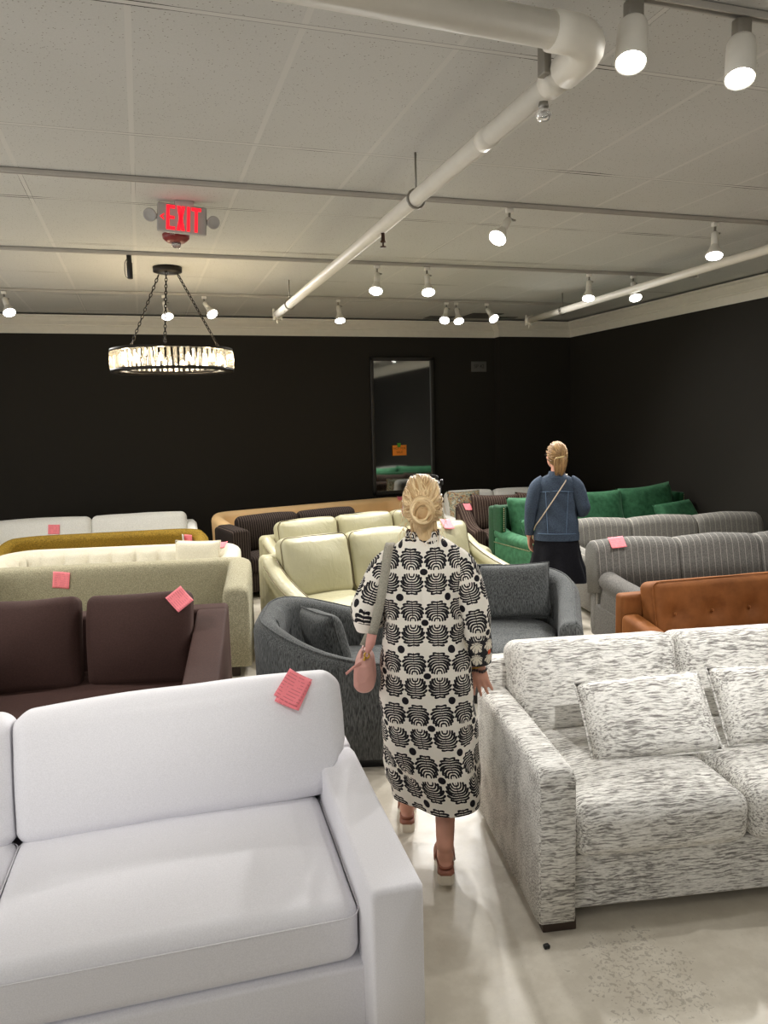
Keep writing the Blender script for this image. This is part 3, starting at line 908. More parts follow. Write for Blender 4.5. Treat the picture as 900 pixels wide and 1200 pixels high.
legs(s, [(.085, .075), (W - .085, .075), (.085, Dp - .075), (W - .085, Dp - .075)], m_wood, (.13, .12, .048))
TW = s
def on(s, x, y, z, rz=0):
    """a spot given in a sofa's own frame -> world"""
    p = Matrix.Rotation(s.rotation_euler.z, 4, 'Z') @ Vector((x, y, z))
    return (s.location.x + p.x, s.location.y + p.y, p.z), s.rotation_euler.z + R(rz)
def throw(s, x, y, z, w, h, t, m, label, lean=18, rz=0, roll=0, seed=0, pinch=.06, wr=.004, group=None, pipe=True, ears=.0, n=18):
    loc, ang = on(s, x, y, z, rz)
    o = empty('throw_pillow', label, 'pillow', loc, ang, group)
    A = (0, 0, h / 2 * math.cos(R(lean)) + .02)
    VF = T(T(pillow(w, h, t, n, pinch, seed, wr, ears), ry=R(roll)), A, rx=R(-lean))
    mk('cover', VF, m, o)
    if pipe:
        u = np.linspace(-1, 1, 19)
        pth = []
        for a, b in [(q, -1) for q in u[:-1]] + [(1, q) for q in u[:-1]] + [(-q, 1) for q in u[:-1]] + [(-1, -q) for q in u[:-1]]:
            x_ = w / 2 * a * (1 - pinch * (1 - b * b) * abs(a) ** 3); z_ = h / 2 * b * (1 - pinch * (1 - a * a) * abs(b) ** 3)
            c = (abs(a) * abs(b)) ** 3
            pth.append((x_ * (1 + ears * c), 0, z_ * (1 + ears * c)))
        mk('piping', T(T(tube(pth, .005, 6, True), ry=R(roll)), A, rx=R(-lean)), m, o)
    return o
throw(TW, .63, .44, .462, .56, .34, .13, m_tweed, 'tweed lumbar pillow lying at the left on the tweed sofa, wholly in view', 36, -4, -3, 3, .02)
throw(TW, 1.24, .47, .462, .56, .34, .13, m_tweed, 'tweed lumbar pillow on the tweed sofa, cut by the right edge', 36, 3, 3, 5, .02)

# ------------------------------------------------------------------ brown velvet sofa
s = place('sofa', 'dark brown velvet sofa with sloping arms behind the white linen sofa', -1.338, 4.022, -9)
W, Dp, aw = 1.65, 1.25, .19
mk('base', T(soft_box((W - 2 * aw + .02, Dp - .1, .24), .02, (6, 4, 2), 2), (W / 2, Dp / 2, .18)), m_brown, s)
mk('back_frame', T(soft_box((W, .17, .64), .03, (6, 1, 4), 3), (W / 2, Dp - .085, .40)), m_brown, s)
for x in (aw / 2, W - aw / 2):
    mk('arm', arm_mesh(x, aw, [(0, .56), (Dp - .16, .725)], .06, .02), m_brown, s)
mk('seat_cushion', T(wrinkle(soft_box((W - 2 * aw - .01, 1.02, .17), .045, (8, 8, 3), 3, [(2, .02)]), .003, 8, 41), (W / 2, .53, .30)), m_brown, s)
for i, x in enumerate((.50, 1.15)):
    Mt = dict(loc=(x, .82, .625), rx=R(-14), rz=R(2 - 4 * i))
    V, F = soft_box((.60, .19, .54), .05, (12, 3, 11), 4, [(1, .075), (0, .006), (2, .004)])
    V = V.copy(); q = (np.abs(V[:, 0]) / .3 * np.abs(V[:, 2]) / .27) ** 3
    V[:, 1] *= 1 - .3 * q
    V[:, 2] -= .005 * (V[:, 2] > 0) * np.cos(V[:, 0] * 9 + i)
    V, F = wrinkle((V, F), .011, 13, 47 + i)
    b = mk('back_cushion', T((V, F), **Mt), m_brown, s)
legs(s, [(.1, .08), (W - .1, .08), (.1, Dp - .08), (W - .1, Dp - .08)], m_wood, (.06, .06, .065))

# ------------------------------------------------------------------ boucle shelter sofa
s = place('sofa', 'sage green boucle sofa with high sloping arm behind the brown velvet sofa', -1.484, 5.882, -10)
W, Dp, t = 2.2, .95, .19
def hb(q):
    e = min(q, 1 - q); return .695 + (.775 - .695) * min(1, e / .19)
shell, rim = ushell(W, Dp, .21, t, hb, .10, sq=.6)
mk('shell', shell, m_boucle, s)
mk('base', T(soft_box((W - 2 * t + .02, Dp - t, .2), .02, (6, 4, 2), 2), (W / 2, (Dp - t) / 2 + .03, .15)), m_boucle, s)
for i in range(2):
    mk('seat_cushion', T(soft_box(((W - 2 * t) / 2 - .005, .72, .17), .05, (6, 6, 3), 3, [(2, .02)]), (t + (W - 2 * t) / 4 * (2 * i + 1), .375, .30)), m_boucle, s)
legs(s, [(.12, .1), (W - .12, .1), (.12, Dp - .12), (W - .12, Dp - .12)], m_wood, (.06, .06, .11))

# ------------------------------------------------------------------ cream channel tufted sofa
s = place('sofa', 'cream channel tufted sofa with rounded ends behind the sage boucle sofa', -1.44, 6.92, -11)
TUFT = s
W, Dp, t = 2.2, .88, .15
def ht(q):
    e = min(q, 1 - q); return .66 + .105 * min(1, e / .16) ** .6
shell, rim = ushell(W, Dp, .34, t, ht, .06, chan=(.215, .06), dense=3)
mk('shell', shell, m_tuft, s)
mk('base', T(soft_box((W - 2 * t + .02, Dp - t - .02, .26), .03, (6, 4, 2), 2), (W / 2, (Dp - t) / 2 + .02, .2)), m_tuft, s)
mk('seat_cushion', T(soft_box((W - 2 * t - .08, .66, .16), .05, (8, 6, 3), 3, [(2, .02)]), (W / 2, .345, .4)), m_tuft, s)
legs(s, [(.2, .1), (W - .2, .1), (.3, Dp - .15), (W - .3, Dp - .15)], m_wood, (.06, .06, .07))
throw(TUFT, 1.80, .50, .46, .44, .36, .15, m_tuft, 'pale throw pillow in the right corner of the cream tufted sofa', 14, -16, 0, 7, .05)

# ------------------------------------------------------------------ mustard sofa
s = place('sofa', 'mustard gold chenille sofa with a curved rim, behind the cream tufted sofa', -1.52, 7.87, -6)
W, Dp, t = 2.1, .86, .14
def hg(q):
    e = min(q, 1 - q); return .60 + .165 * min(1, e / .2) ** .7
shell, rim = ushell(W, Dp, .40, t, hg, .08)
sh = mk('shell', shell, m_mustard, s)
welt(rim, .006, m_mustard, sh)
mk('base', T(soft_box((W - 2 * t + .02, Dp - t - .02, .24), .03, (6, 4, 2), 2), (W / 2, (Dp - t) / 2 + .02, .2)), m_mustard, s)
mk('seat_cushion', T(soft_box((W - 2 * t - .1, .62, .16), .05, (8, 6, 3), 3, [(2, .02)]), (W / 2, .33, .38)), m_mustard, s)
legs(s, [(.2, .1), (W - .2, .1), (.3, Dp - .15), (W - .3, Dp - .15)], m_wood, (.05, .05, .09))

# ------------------------------------------------------------------ ivory slipcovered sofa at far left
def box_sofa(s, W, Dp, aw, ah, fh, nb, m, top, pil=.2, lean=12, zs=.46, z0=.05, drop=0.0, seed=60, rb=.07, bh=None):
    mk('base', T(soft_box((W - 2 * aw + .02, Dp - .1, zs - .22), .02, (6, 4, 2), 2), (W / 2, Dp / 2, z0 + (zs - .22) / 2 + .01)), m, s)
    mk('back_frame', T(soft_box((W - .04, .16, fh - z0), .04, (8, 1, 4), 3), (W / 2, Dp - .08, z0 + (fh - z0) / 2)), m, s)
    for x in (aw / 2, W - aw / 2):
        mk('arm', arm_mesh(x, aw, [(0, ah - drop), (Dp - .14, ah)], z0, min(.05, aw * .45)), m, s)
    iw = (W - 2 * aw) / nb
    for i in range(nb):
        cx = aw + iw * (i + .5)
        mk('seat_cushion', T(wrinkle(soft_box((iw - .005, Dp - .2, .18), .05, (6, 6, 3), 3, [(2, .025)]), .003, 8, seed + i), (cx, (Dp - .2) / 2 + .01, zs - .09)), m, s)
        h = bh or (top - zs + .02)
        mk('back_cushion', T(wrinkle(soft_box((iw + .004, pil, h), rb, (8, 3, 6), 4, [(1, .04), (2, .012)]), .007, 9, seed + 9 + i), (cx, Dp - .14 - pil / 2 - .02, top - h / 2), rx=R(-lean)), m, s)
    legs(s, [(.09, .09), (W - .09, .09), (.09, Dp - .09), (W - .09, Dp - .09)], m_wood, (.06, .06, z0 + .01))
s = place('sofa', 'ivory sofa with two long back cushions against the back wall at far left', -1.867, 8.877, -3)
box_sofa(s, 2.42, .95, .12, .72, .72, 2, m_ivory, .845, .2, 10, seed=61)
IVL = s
s = place('sofa', 'ivory sofa against the back wall, between the two women', 3.68, 8.74, -5)
box_sofa(s, 2.3, .93, .14, .62, .74, 3, m_ivory, .915, .22, 12, seed=71)
IVR = s
def floral():
    M = Mat('faded floral cloth')
    v = M.coord()
    a = M.noise(v, 16, 3)
    c = M.ramp(a, [(.36, lin((196, 190, 172))), (.42, lin((120, 128, 110))), (.5, lin((188, 178, 150))), (.56, lin((168, 120, 66))), (.62, lin((90, 108, 112))), (.7, lin((200, 194, 176)))], 'EASE')
    M.set(Base_Color=c, Roughness=.9)
    return M.m
throw(IVR, .33, .42, .47, .48, .46, .17, floral(), 'faded floral throw pillow on the ivory sofa right of the blonde woman', 16, 8, 0, 11, .06)

# ------------------------------------------------------------------ tan leather sofa
s = place('sofa', 'tan leather sofa with curved back below the wall mirror', .897, 8.772, 13.5)
W, Dp, t = 2.85, .80, .15
def hn(q):
    e = min(q, 1 - q); return .70 + .105 * min(1, e / .17)
shell, rim = ushell(W, Dp, .30, t, hn, .06, flare=.03)
mk('shell', shell, m_tan, s)
mk('base', T(soft_box((W - 2 * t + .02, Dp - t - .02, .24), .02, (6, 4, 2), 2), (W / 2, (Dp - t) / 2 + .02, .19)), m_tan, s)
mk('seat_cushion', T(soft_box((W - 2 * t - .06, .58, .16), .05, (8, 6, 3), 3, [(2, .02)]), (W / 2, .31, .38)), m_tan, s)
legs(s, [(.2, .1), (W - .2, .1), (.3, Dp - .15), (W - .3, Dp - .15)], m_wood, (.05, .05, .07))
TAN = s

# ------------------------------------------------------------------ dark ribbed sofa
s = place('sofa', 'dark brown ribbed sofa standing between the cream leather sofas and the tan one', .85, 7.96, 12)
box_sofa(s, 1.9, .72, .20, .775, .74, 2, m_rib, .86, .17, 8, seed=81, z0=.06)

# ------------------------------------------------------------------ two cream leather sofas
def cream_sofa(label, x, y, rz, W, seed):
    s = place('sofa', label, x, y, rz, 'cream leather sofas')
    Dp, aw = .98, .12
    mk('base', T(soft_box((W - 2 * aw + .02, Dp - .1, .20), .02, (6, 4, 2), 2), (W / 2, Dp / 2 - .01, .16)), m_cream, s)
    bf = mk('back_frame', T(soft_box((W - .02, .2, .70), .05, (8, 1, 4), 3), (W / 2, Dp - .1, .42)), m_cream, s)
    prof = smooth_prof([(0, .54), (.12, .555), (.35, .60), (.6, .67), (Dp - .16, .79)])
    for sg, xx in ((-1, aw / 2), (1, W - aw / 2)):
        a = mk('arm', arm_mesh(xx, aw, prof, .07, .055, .012), m_cream, s)
        welt([(xx + sg * (aw / 2 + .012), yy, zz - .05) for yy, zz in prof[1:-1]], .005, m_cpipe, a)
        welt([(xx - sg * (aw / 2 - .02), yy, zz - .008) for yy, zz in prof[1:-1]], .005, m_cpipe, a)
    iw = (W - 2 * aw) / 3
    for i in range(3):
        cx = aw + iw * (i + .5)
        mk('seat_cushion', T(wrinkle(soft_box((iw - .004, .72, .19), .06, (8, 8, 3), 4, [(2, .03)]), .004, 9, seed + i), (cx, .36, .34)), m_cream, s)
        Mt = dict(loc=(cx, .73, .655), rx=R(-14))
        b = mk('back_cushion', T(wrinkle(soft_box((iw - .004, .21, .53), .07, (10, 3, 9), 4, [(1, .055), (2, .012)]), .009, 14, seed + 5 + i), **Mt), m_cream, s)
        welt([tuple(v) for v in T((np.array(loop_xz(iw / 2 - .006, .262, .07, -.068)), []), **Mt)[0]], .004, m_cpipe, b, closed=True)
    legs(s, [(.1, .1), (W - .1, .1), (.1, Dp - .1), (W - .1, Dp - .1)], m_wood, (.06, .06, .075))
    return s
CR1 = cream_sofa('cream leather sofa with dark piping, the nearer one of two, behind the charcoal chairs', 1.08, 5.48, 12, 2.17, 90)
CR2 = cream_sofa('cream leather sofa with dark piping, the farther one behind its twin', 1.264, 6.60, 13, 2.24, 100)

# ------------------------------------------------------------------ charcoal barrel chairs
def tub(label, x, y, rz, seed, W, Dp, rc):
    o = empty('barrel_chair', label, 'armchair', (x, y, 0), R(rz), 'charcoal barrel chairs')
    t = .15
    def h(q):
        e = min(q, 1 - q) * 2
        u = min(1, max(0, (e - .02) / .72)); u = u * u * (3 - 2 * u)
        return .595 + .165 * u
    shell, rim = ushell(W, Dp, rc, t, h, .07, .1, flare=.02)
    off = (-W / 2, -Dp / 2, 0)
    sh = mk('shell', T(shell, off), m_tub, o)
    welt([(a + off[0], b + off[1], c + .001) for a, b, c in rim], .006, m_tub, sh)
    def dshape(g, z, y0=0.0):
        P = upath(W - 2 * g, Dp - g - y0, rc - g, 6, 10)
        return [(a + g + off[0], b + y0 + off[1], z) for a, b in P]
    rg = [dshape(t + .012, .245, .03), dshape(t + .006, .265, .0), dshape(t + .004, .325, -.012), dshape(t + .006, .37, .0)]
    cen = np.array([0, -.03, .0])
    for sc_, z in ((.93, .39), (.75, .405), (.5, .413), (.2, .416)):
        r_ = np.array(dshape(t + .006, z)); r_[:, :2] = cen[:2] + (r_[:, :2] - cen[:2]) * sc_; rg.append(r_)
    mk('seat_cushion', loft(rg), m_tubseat, o)
    rg = [dshape(t - .01, .07, .02), dshape(t - .01, .24, .02)]
    mk('front_rail', loft(rg), m_tub, o)
    def disc(g, z):
        P = upath(W - 2 * g, Dp - 2 * g, rc - g, 6, 10)
        return [(a + g + off[0], b + g + off[1], z) for a, b in P]
    mk('plinth', loft([disc(.06, .0), disc(.06, .072)]), m_black, o)
    return o
TL = tub('charcoal barrel chair left of the blonde woman, turned away from the camera', 1.0, 4.398, 74, 1, 1.24, .80, .50)
TR = tub('charcoal barrel chair right of the blonde woman, its seat facing the camera', 2.37, 4.765, -30, 2, 1.10, 1.06, .48)
throw(TL, .10, .01, .345, .44, .37, .17, m_tub, 'charcoal throw pillow inside the barrel chair left of the blonde woman', 14, 30, 4, 13, .05, .008)
throw(TR, .10, .20, .40, .52, .41, .17, m_tub, 'charcoal throw pillow inside the barrel chair right of the blonde woman', 14, 4, -3, 17, .05, .006)

# ------------------------------------------------------------------ grey pinstripe sofas
def pin_sofa(label, x, y, rz, W, m, mf, seed, nb=3, rise=0.0):
    s = place('sofa', label, x, y, rz, 'grey pinstripe sofas')
    Dp, aw = .93, .15
    mk('base', T(soft_box((W - .04, Dp - .12, .28), .02, (8, 4, 2), 2), (W / 2, Dp / 2 + .02, .20)), mf, s)
    prof = smooth_prof([(0, .585), (.1, .60), (.5, .61), (Dp - .2, .63)])
    for xx in (aw / 2 + .015, W - aw / 2 - .015):
        mk('arm', arm_mesh(xx, aw - .02, prof, .07, .06, .02), mf, s)
    iw = W / nb
    mk('back_frame', T(soft_box((W - .03, .16, .66), .06, (8, 1, 4), 4), (W / 2, Dp - .08, .40)), m, s)
    for i in range(nb):
        cx = iw * (i + .5)
        bz = .44
        bk = arm_mesh(0, .25, [(0, bz - .012), (.05, bz), (iw / 2, bz + .018), (iw - .05, bz), (iw, bz - .012)], 0, .105, 0, 7)
        bk = T(bk, (iw / 2 * -1, 0, 0), rz=R(-90))
        mk('back_cushion', T(bk, (cx, Dp - .12, .405 + rise), rx=R(-12)), m, s)
        if i in range(nb):
            sw = (W - 2 * aw - .03) / nb
            mk('seat_cushion', T(wrinkle(soft_box((sw - .004, .66, .17), .055, (8, 8, 3), 4, [(2, .025)]), .003, 8, seed + 7 + i), (aw + .015 + sw * (i + .5), .33, .405)), m, s)
    legs(s, [(.1, .1), (W - .1, .1), (.1, Dp - .1), (W - .1, Dp - .1)], m_wood, (.06, .06, .075))
    return s
PN1 = pin_sofa('dark grey pinstripe sofa with rolled arm, nearer one, behind the rust sofa', 3.35, 4.50, -10, 2.2, m_pin, m_grey, 120, 3, .024)
PN2 = pin_sofa('lighter grey pinstripe sofa just in front of the green velvet cushions', 3.85, 5.80, -9, 2.2, m_pin2, m_pin2, 130)

# ------------------------------------------------------------------ rust velvet sofa
s = place('sofa', 'rust velvet sofa with buttoned back behind the tweed sofa', 2.87, 3.36, -4)
W, Dp, aw = 1.95, .85, .13
mk('base', T(soft_box((W - 2 * aw + .02, Dp - .1, .2), .02, (6, 4, 2), 2), (W / 2, Dp / 2, .25)), m_rust, s)
mk('back_frame', T(soft_box((W - .02, .10, .60), .025, (8, 1, 4), 3), (W / 2, Dp - .05, .42)), m_rust, s)
for xx in (aw / 2, W - aw / 2):
    mk('arm', arm_mesh(xx, aw, smooth_prof([(0, .50), (.2, .515), (.6, .58), (Dp - .10, .60)]), .14, .035), m_rust, s)
mk('seat_cushion', T(soft_box((W - 2 * aw - .01, .62, .15), .05, (8, 6, 3), 3, [(2, .02)]), (W / 2, .32, .42)), m_rust, s)
bw = W - 2 * aw - .02; loc = (W / 2, .66, .60); lean = R(-12)
V, F = soft_box((bw, .19, .43), .05, (44, 3, 16), 4, [(1, .02)])
V = V.copy()
btn = [(-bw / 2 + bw * (k + .5) / 6, .0) for k in range(6)]
for bx, bz in btn:
    d2 = ((V[:, 0] - bx) / .075) ** 2 + ((V[:, 2] - bz) / .075) ** 2
    front = V[:, 1] < 0
    V[:, 1] += np.where(front, .042 * np.exp(-d2 * 1.6), 0)
V = wrinkle((V, F), .004, 16, 150)[0]
bc = mk('back_cushion', T((V, F), loc, rx=lean), m_rust, s)
for bx, bz in btn:
    mk('button', T(T(lathe([(.003, 0), (.011, .003), (.012, .007), (.006, .012), (.001, .013)], 14), (bx, -.080, bz), rx=R(90)), loc, rx=lean), m_rust, bc)
welt([tuple(v) for v in T((np.array(loop_xz(bw / 2 - .004, .211, .05, -.075)), []), loc, rx=lean)[0]], .004, m_rust, bc, closed=True)
for xx, yy in ((.1, .1), (W - .1, .1), (.1, Dp - .1), (W - .1, Dp - .1)):
    mk('leg', T(lathe([(.012, 0), (.024, .16), (.012, .162)], 14), (xx, yy, 0)), m_wood, s)
RUST = s

# ------------------------------------------------------------------ green velvet sofa with nailheads
s = place('sofa', 'emerald green velvet sofa with nailhead trim behind the denim jacket woman', 3.71, 6.735, 5)
GREEN = s
W, Dp, aw = 2.60, .86, .16
mk('base', T(soft_box((W - 2 * aw + .02, Dp - .1, .26), .02, (6, 4, 2), 2), (W / 2, Dp / 2, .2)), m_dgreen, s)
mk('back_frame', T(soft_box((W, .15, .84), .03, (8, 1, 4), 3), (W / 2, Dp - .075, .50)), m_dgreen, s)
for sg, xx in ((-1, aw / 2), (1, W - aw / 2)):
    prof = smooth_prof([(0, .635), (.3, .645), (.6, .655), (Dp - .14, .70)])
    a = mk('arm', arm_mesh(xx, aw, prof, .07, .05, .012), m_green, s)
    nails = []
    for zz in np.arange(.12, .55, .022):
        for x2 in (xx - aw / 2 + .02, xx + aw / 2 - .02):
            nails.append(T(lathe([(.007, 0), (.005, .004), (.001, .006)], 8), (x2, .006, zz), rx=R(90)))
    for x2 in np.arange(xx - aw / 2 + .03, xx + aw / 2 - .02, .02):
        nails.append(T(lathe([(.007, 0), (.005, .004), (.001, .006)], 8), (x2, .006, .55), rx=R(90)))
    for yy in np.arange(.03, .72, .022):
        nails.append(T(lathe([(.007, 0), (.005, .004), (.001, .006)], 8), (xx + sg * (aw / 2 + .004), yy, .53), ry=R(90 * sg)))
    mk('nailhead_trim', merge(*nails), m_nail, a)
    wing = mk('wing', T(soft_box((.07, .20, .30), .03, (1, 2, 3), 3), (xx + sg * (aw / 2 - .035), Dp - .19, .79)), m_dgreen, s)
    nails = [T(lathe([(.007, 0), (.005, .004), (.001, .006)], 8), (xx + sg * .05, Dp - .292, zz), rx=R(90)) for zz in np.arange(.67, .92, .022)]
    mk('nailhead_trim', merge(*nails), m_nail, wing)
iw = (W - 2 * aw) / 3
for i in range(3):
    cx = aw + iw * (i + .5)
    mk('seat_cushion', T(wrinkle(soft_box((iw - .004, .68, .18), .055, (8, 8, 3), 4, [(2, .03)]), .004, 8, 160 + i), (cx, .34, .39)), m_green, s)
    mk('back_cushion', T(wrinkle(pillow(iw + .03, .56 + .02 * (i == 2), .27, 24, .05, 165 + i, .010, .03), .005, 14, 170 + i), (cx, .63, .735 + .012 * i), rx=R(-13), ry=R((0, 1, -3)[i])), m_green, s)
legs(s, [(.1, .1), (W - .1, .1), (.1, Dp - .1), (W - .1, Dp - .1)], m_wood, (.06, .06, .075))
throw(GREEN, .40, .36, .49, .52, .33, .17, m_green, 'emerald lumbar pillow at the left end of the green velvet sofa', 20, 0, -6, 19, .05, .008)
throw(GREEN, 2.26, .36, .58, .58, .30, .17, m_green, 'emerald lumbar pillow at the right end of the green velvet sofa', 34, 0, -4, 21, .05, .008)

# ------------------------------------------------------------------ brown striped sofa
s = place('sofa', 'brown striped sofa with scrolled arm left of the green velvet sofa', 3.62, 7.93, -5)
STR = s
W, Dp, aw = 1.5, .76, .16
mk('base', T(soft_box((W - .04, Dp - .1, .27), .02, (6, 4, 2), 2), (W / 2, Dp / 2, .2)), m_rib2, s)
mk('back_frame', T(soft_box((W - .02, .16, .76), .06, (8, 1, 4), 4), (W / 2, Dp - .08, .46)), m_rib2, s)
for xx in (aw / 2, W - aw / 2):
    mk('arm', arm_mesh(xx, aw - .03, smooth_prof([(0, .60), (.2, .61), (.36, .66), (.5, .80), (Dp - .14, .87)]), .07, .05, .02), m_rib2, s)
for i in range(2):
    sw = (W - 2 * aw) / 2
    mk('seat_cushion', T(soft_box((sw - .004, .56, .19), .07, (8, 8, 3), 4, [(2, .04)]), (aw + sw * (i + .5), .29, .43)), m_rib2, s)
    mk('back_cushion', T(wrinkle(pillow(sw + .05, .47, .24, 20, .05, 180 + i, .01, .02), .004, 12, 190 + i), (aw + sw * (i + .5), .47, .72), rx=R(-12), ry=R(2)), m_rib2, s)
legs(s, [(.1, .1), (W - .1, .1), (.1, Dp - .1), (W - .1, Dp - .1)], m_wood, (.06, .06, .075))
# ------------------------------------------------------------------ people helpers
def capsule(p0, r0, p1, r1, n=16, k=5):
    p0 = np.array(p0, float); p1 = np.array(p1, float)
    L = np.linalg.norm(p1 - p0); d = (p1 - p0) / L
    prof = [(max(1e-4, r0 * math.cos(a)), r0 * math.sin(a)) for a in np.linspace(-PI / 2, 0, k)]
    prof += [(max(1e-4, r1 * math.cos(a)), L + r1 * math.sin(a)) for a in np.linspace(0, PI / 2, k)]
    return align(lathe(prof, n), d, p0)
def ellipsoid(c, r, n=24, k=14, rot=None):
    prof = [(max(1e-4, math.cos(a)), math.sin(a)) for a in np.linspace(-PI / 2, PI / 2, k)]
    V, F = lathe(prof, n)
    V = V * np.array(r)
    if rot: V = V @ rotm(*rot).T
    return (V + np.array(c), F)
def chain(pts, rs):
    return merge(*[capsule(pts[i], rs[i], pts[i + 1], rs[i + 1]) for i in range(len(pts) - 1)])
def fuse(name, pieces, m, parent, voxel=.006, it=4):
    """one continuous skin grown from overlapping volumes"""
    o = mk(name, merge(*pieces), m, None)
    md = o.modifiers.new('r', 'REMESH'); md.mode = 'VOXEL'; md.voxel_size = voxel; md.use_smooth_shade = True
    ms = o.modifiers.new('s', 'SMOOTH'); ms.factor = .5; ms.iterations = it
    dg = bpy.context.evaluated_depsgraph_get(); dg.update()
    me = D.meshes.new_from_object(o.evaluated_get(dg))
    old = o.data
    o.modifiers.clear(); o.data = me; D.meshes.remove(old)
    me.name = name
    if parent is not None: o.parent = parent
    return o
def hand(w, d, side, palmn, spread=.10, curl=.12, s=1.0):
    """palm + five fingers; w = wrist, d = pointing direction, side = towards the thumb, palmn = palm normal"""
    w = np.array(w, float); d = np.array(d, float); d /= np.linalg.norm(d)
    side = np.array(side, float); side -= d * side.dot(d); side /= np.linalg.norm(side)
    pn = np.array(palmn, float); pn -= d * pn.dot(d); pn -= side * pn.dot(side); pn /= np.linalg.norm(pn)
    P = []
    for q, r0 in ((.028, .0125), (.010, .014), (-.010, .0135), (-.026, .012)):
        P.append(capsule(w + side * q * .6 * s, .015 * s, w + (d * .082 + side * q) * s, r0 * s))
    for q, L, f in ((.030, .072, .9), (.0105, .081, .3), (-.0095, .075, -.3), (-.0275, .058, -.9)):
        b = w + (d * .085 + side * q) * s
        dd = d + side * spread * f
        c0 = b + dd * L * .45 * s + pn * L * curl * .4 * s
        c1 = b + dd * L * .78 * s + pn * L * curl * 1.3 * s
        c2 = b + dd * L * 1.0 * s + pn * L * curl * 2.4 * s
        P.append(chain([b, c0, c1, c2], [.0092 * s, .0085 * s, .0078 * s, .0066 * s]))
    b = w + (d * .03 + side * .022) * s
    P.append(chain([b, b + (d * .028 + side * .026 + pn * .006) * s, b + (d * .055 + side * .034 + pn * .014) * s, b + (d * .076 + side * .032 + pn * .02) * s], [.0125 * s, .0108 * s, .0095 * s, .0075 * s]))
    return P
def head_pieces(c, k=1.0, turn=0.0):
    c = np.array(c, float)
    ps = [ellipsoid((0, -.008, .012), (.073, .092, .102)), ellipsoid((0, .040, -.045), (.057, .062, .070)),
          ellipsoid((0, .070, -.085), (.026, .026, .024)), chain([(0, .092, .012), (0, .108, -.022), (0, .104, -.032)], [.008, .0115, .010]),
          ellipsoid((-.012, .098, -.031), (.009, .010, .007)), ellipsoid((.012, .098, -.031), (.009, .010, .007)),
          ellipsoid((0, .090, -.057), (.022, .010, .0055)), ellipsoid((0, .088, -.067), (.019, .010, .006)),
          ellipsoid((.030, .078, .020), (.026, .012, .007)), ellipsoid((-.030, .078, .020), (.026, .012, .007)),
          ellipsoid((.038, .062, -.022), (.022, .020, .018)), ellipsoid((-.038, .062, -.022), (.022, .020, .018))]
    for sg in (-1, 1):
        ps.append(ellipsoid((sg * .076, -.004, -.018), (.009, .021, .031), rot=(R(-10), 0, R(sg * 18))))
    out = []
    for V, F in ps:
        out.append(T((np.asarray(V) * k, F), c, rz=turn))
    return out
def face_details(p, c, k, turn):
    for sg in (-1, 1):
        mk('eye', T((ellipsoid((sg * .030, .083, .0), (.012, .009, .009))[0] * k, ellipsoid((0, 0, 0), (1, 1, 1))[1]), c, rz=turn), m_eye, p)

def skin_mat(name, c):
    M = Mat(name)
    f = M.noise(M.coord(), 18, 3)
    b = lin(c)
    M.set(Base_Color=M.mix(f, tuple(x * .85 for x in b[:3]) + (1,), tuple(min(1, x * 1.1) for x in b[:3]) + (1,)), Roughness=.5)
    M.b.inputs['Subsurface Weight'].default_value = .08
    M.b.inputs['Subsurface Radius'].default_value = (.01, .004, .002)
    return M.m
def hair_mat(name, c1, c2):
    M = Mat(name)
    at = M.n('ShaderNodeAttribute'); at.attribute_name = 'tone'
    f = M.noise(M.coord((1, 1, .4)), 60, 2)
    k = M.math('ADD', M.math('MULTIPLY', at.outputs['Fac'], .75), M.math('MULTIPLY', f, .25))
    M.set(Base_Color=M.ramp(k, [(.1, lin(c1)), (.85, lin(c2))]), Roughness=.4)
    M.b.inputs['Specular IOR Level'].default_value = .4
    return M.m
def mk_hair(name, pieces, m, parent, seed):
    r_ = np.random.RandomState(seed)
    o = mk(name, merge(*pieces), m, parent)
    attach(o, 'tone', np.concatenate([np.full(len(p[0]), r_.rand() if k else .25) for k, p in enumerate(pieces)]))
    return o
m_skin = skin_mat('warm skin', (206, 150, 128))
m_eye = plain('eye white', (225, 222, 215), .2)
m_blonde = hair_mat('blonde hair', (176, 138, 90), (238, 214, 168))
m_hair2 = hair_mat('dark blonde hair', (104, 76, 46), (176, 140, 92))
m_sole = plain('cream rubber sole', (222, 214, 198), .6)
m_sandal = leather('pink brown sandal leather', (150, 96, 76), .5)

def slerp_path(a, b, rad, c, n=12, lift=.004, wob=0.0, seed=0):
    a = np.array(a, float); a /= np.linalg.norm(a); b = np.array(b, float); b /= np.linalg.norm(b)
    om = math.acos(max(-1, min(1, a.dot(b)))); rs = np.random.RandomState(seed)
    ph = rs.rand(3) * 6.28
    out = []
    for i in range(n):
        t = i / (n - 1)
        v = a if om < 1e-3 else (math.sin((1 - t) * om) * a + math.sin(t * om) * b) / math.sin(om)
        q = v * np.array(rad) * (1 + lift / .09 * (.4 + .6 * math.sin(PI * t)))
        q = q + wob * np.array([math.sin(t * 5 + ph[0]), math.sin(t * 4 + ph[1]), math.sin(t * 6 + ph[2])]) * math.sin(PI * t)
        out.append(np.array(c) + q)
    return out

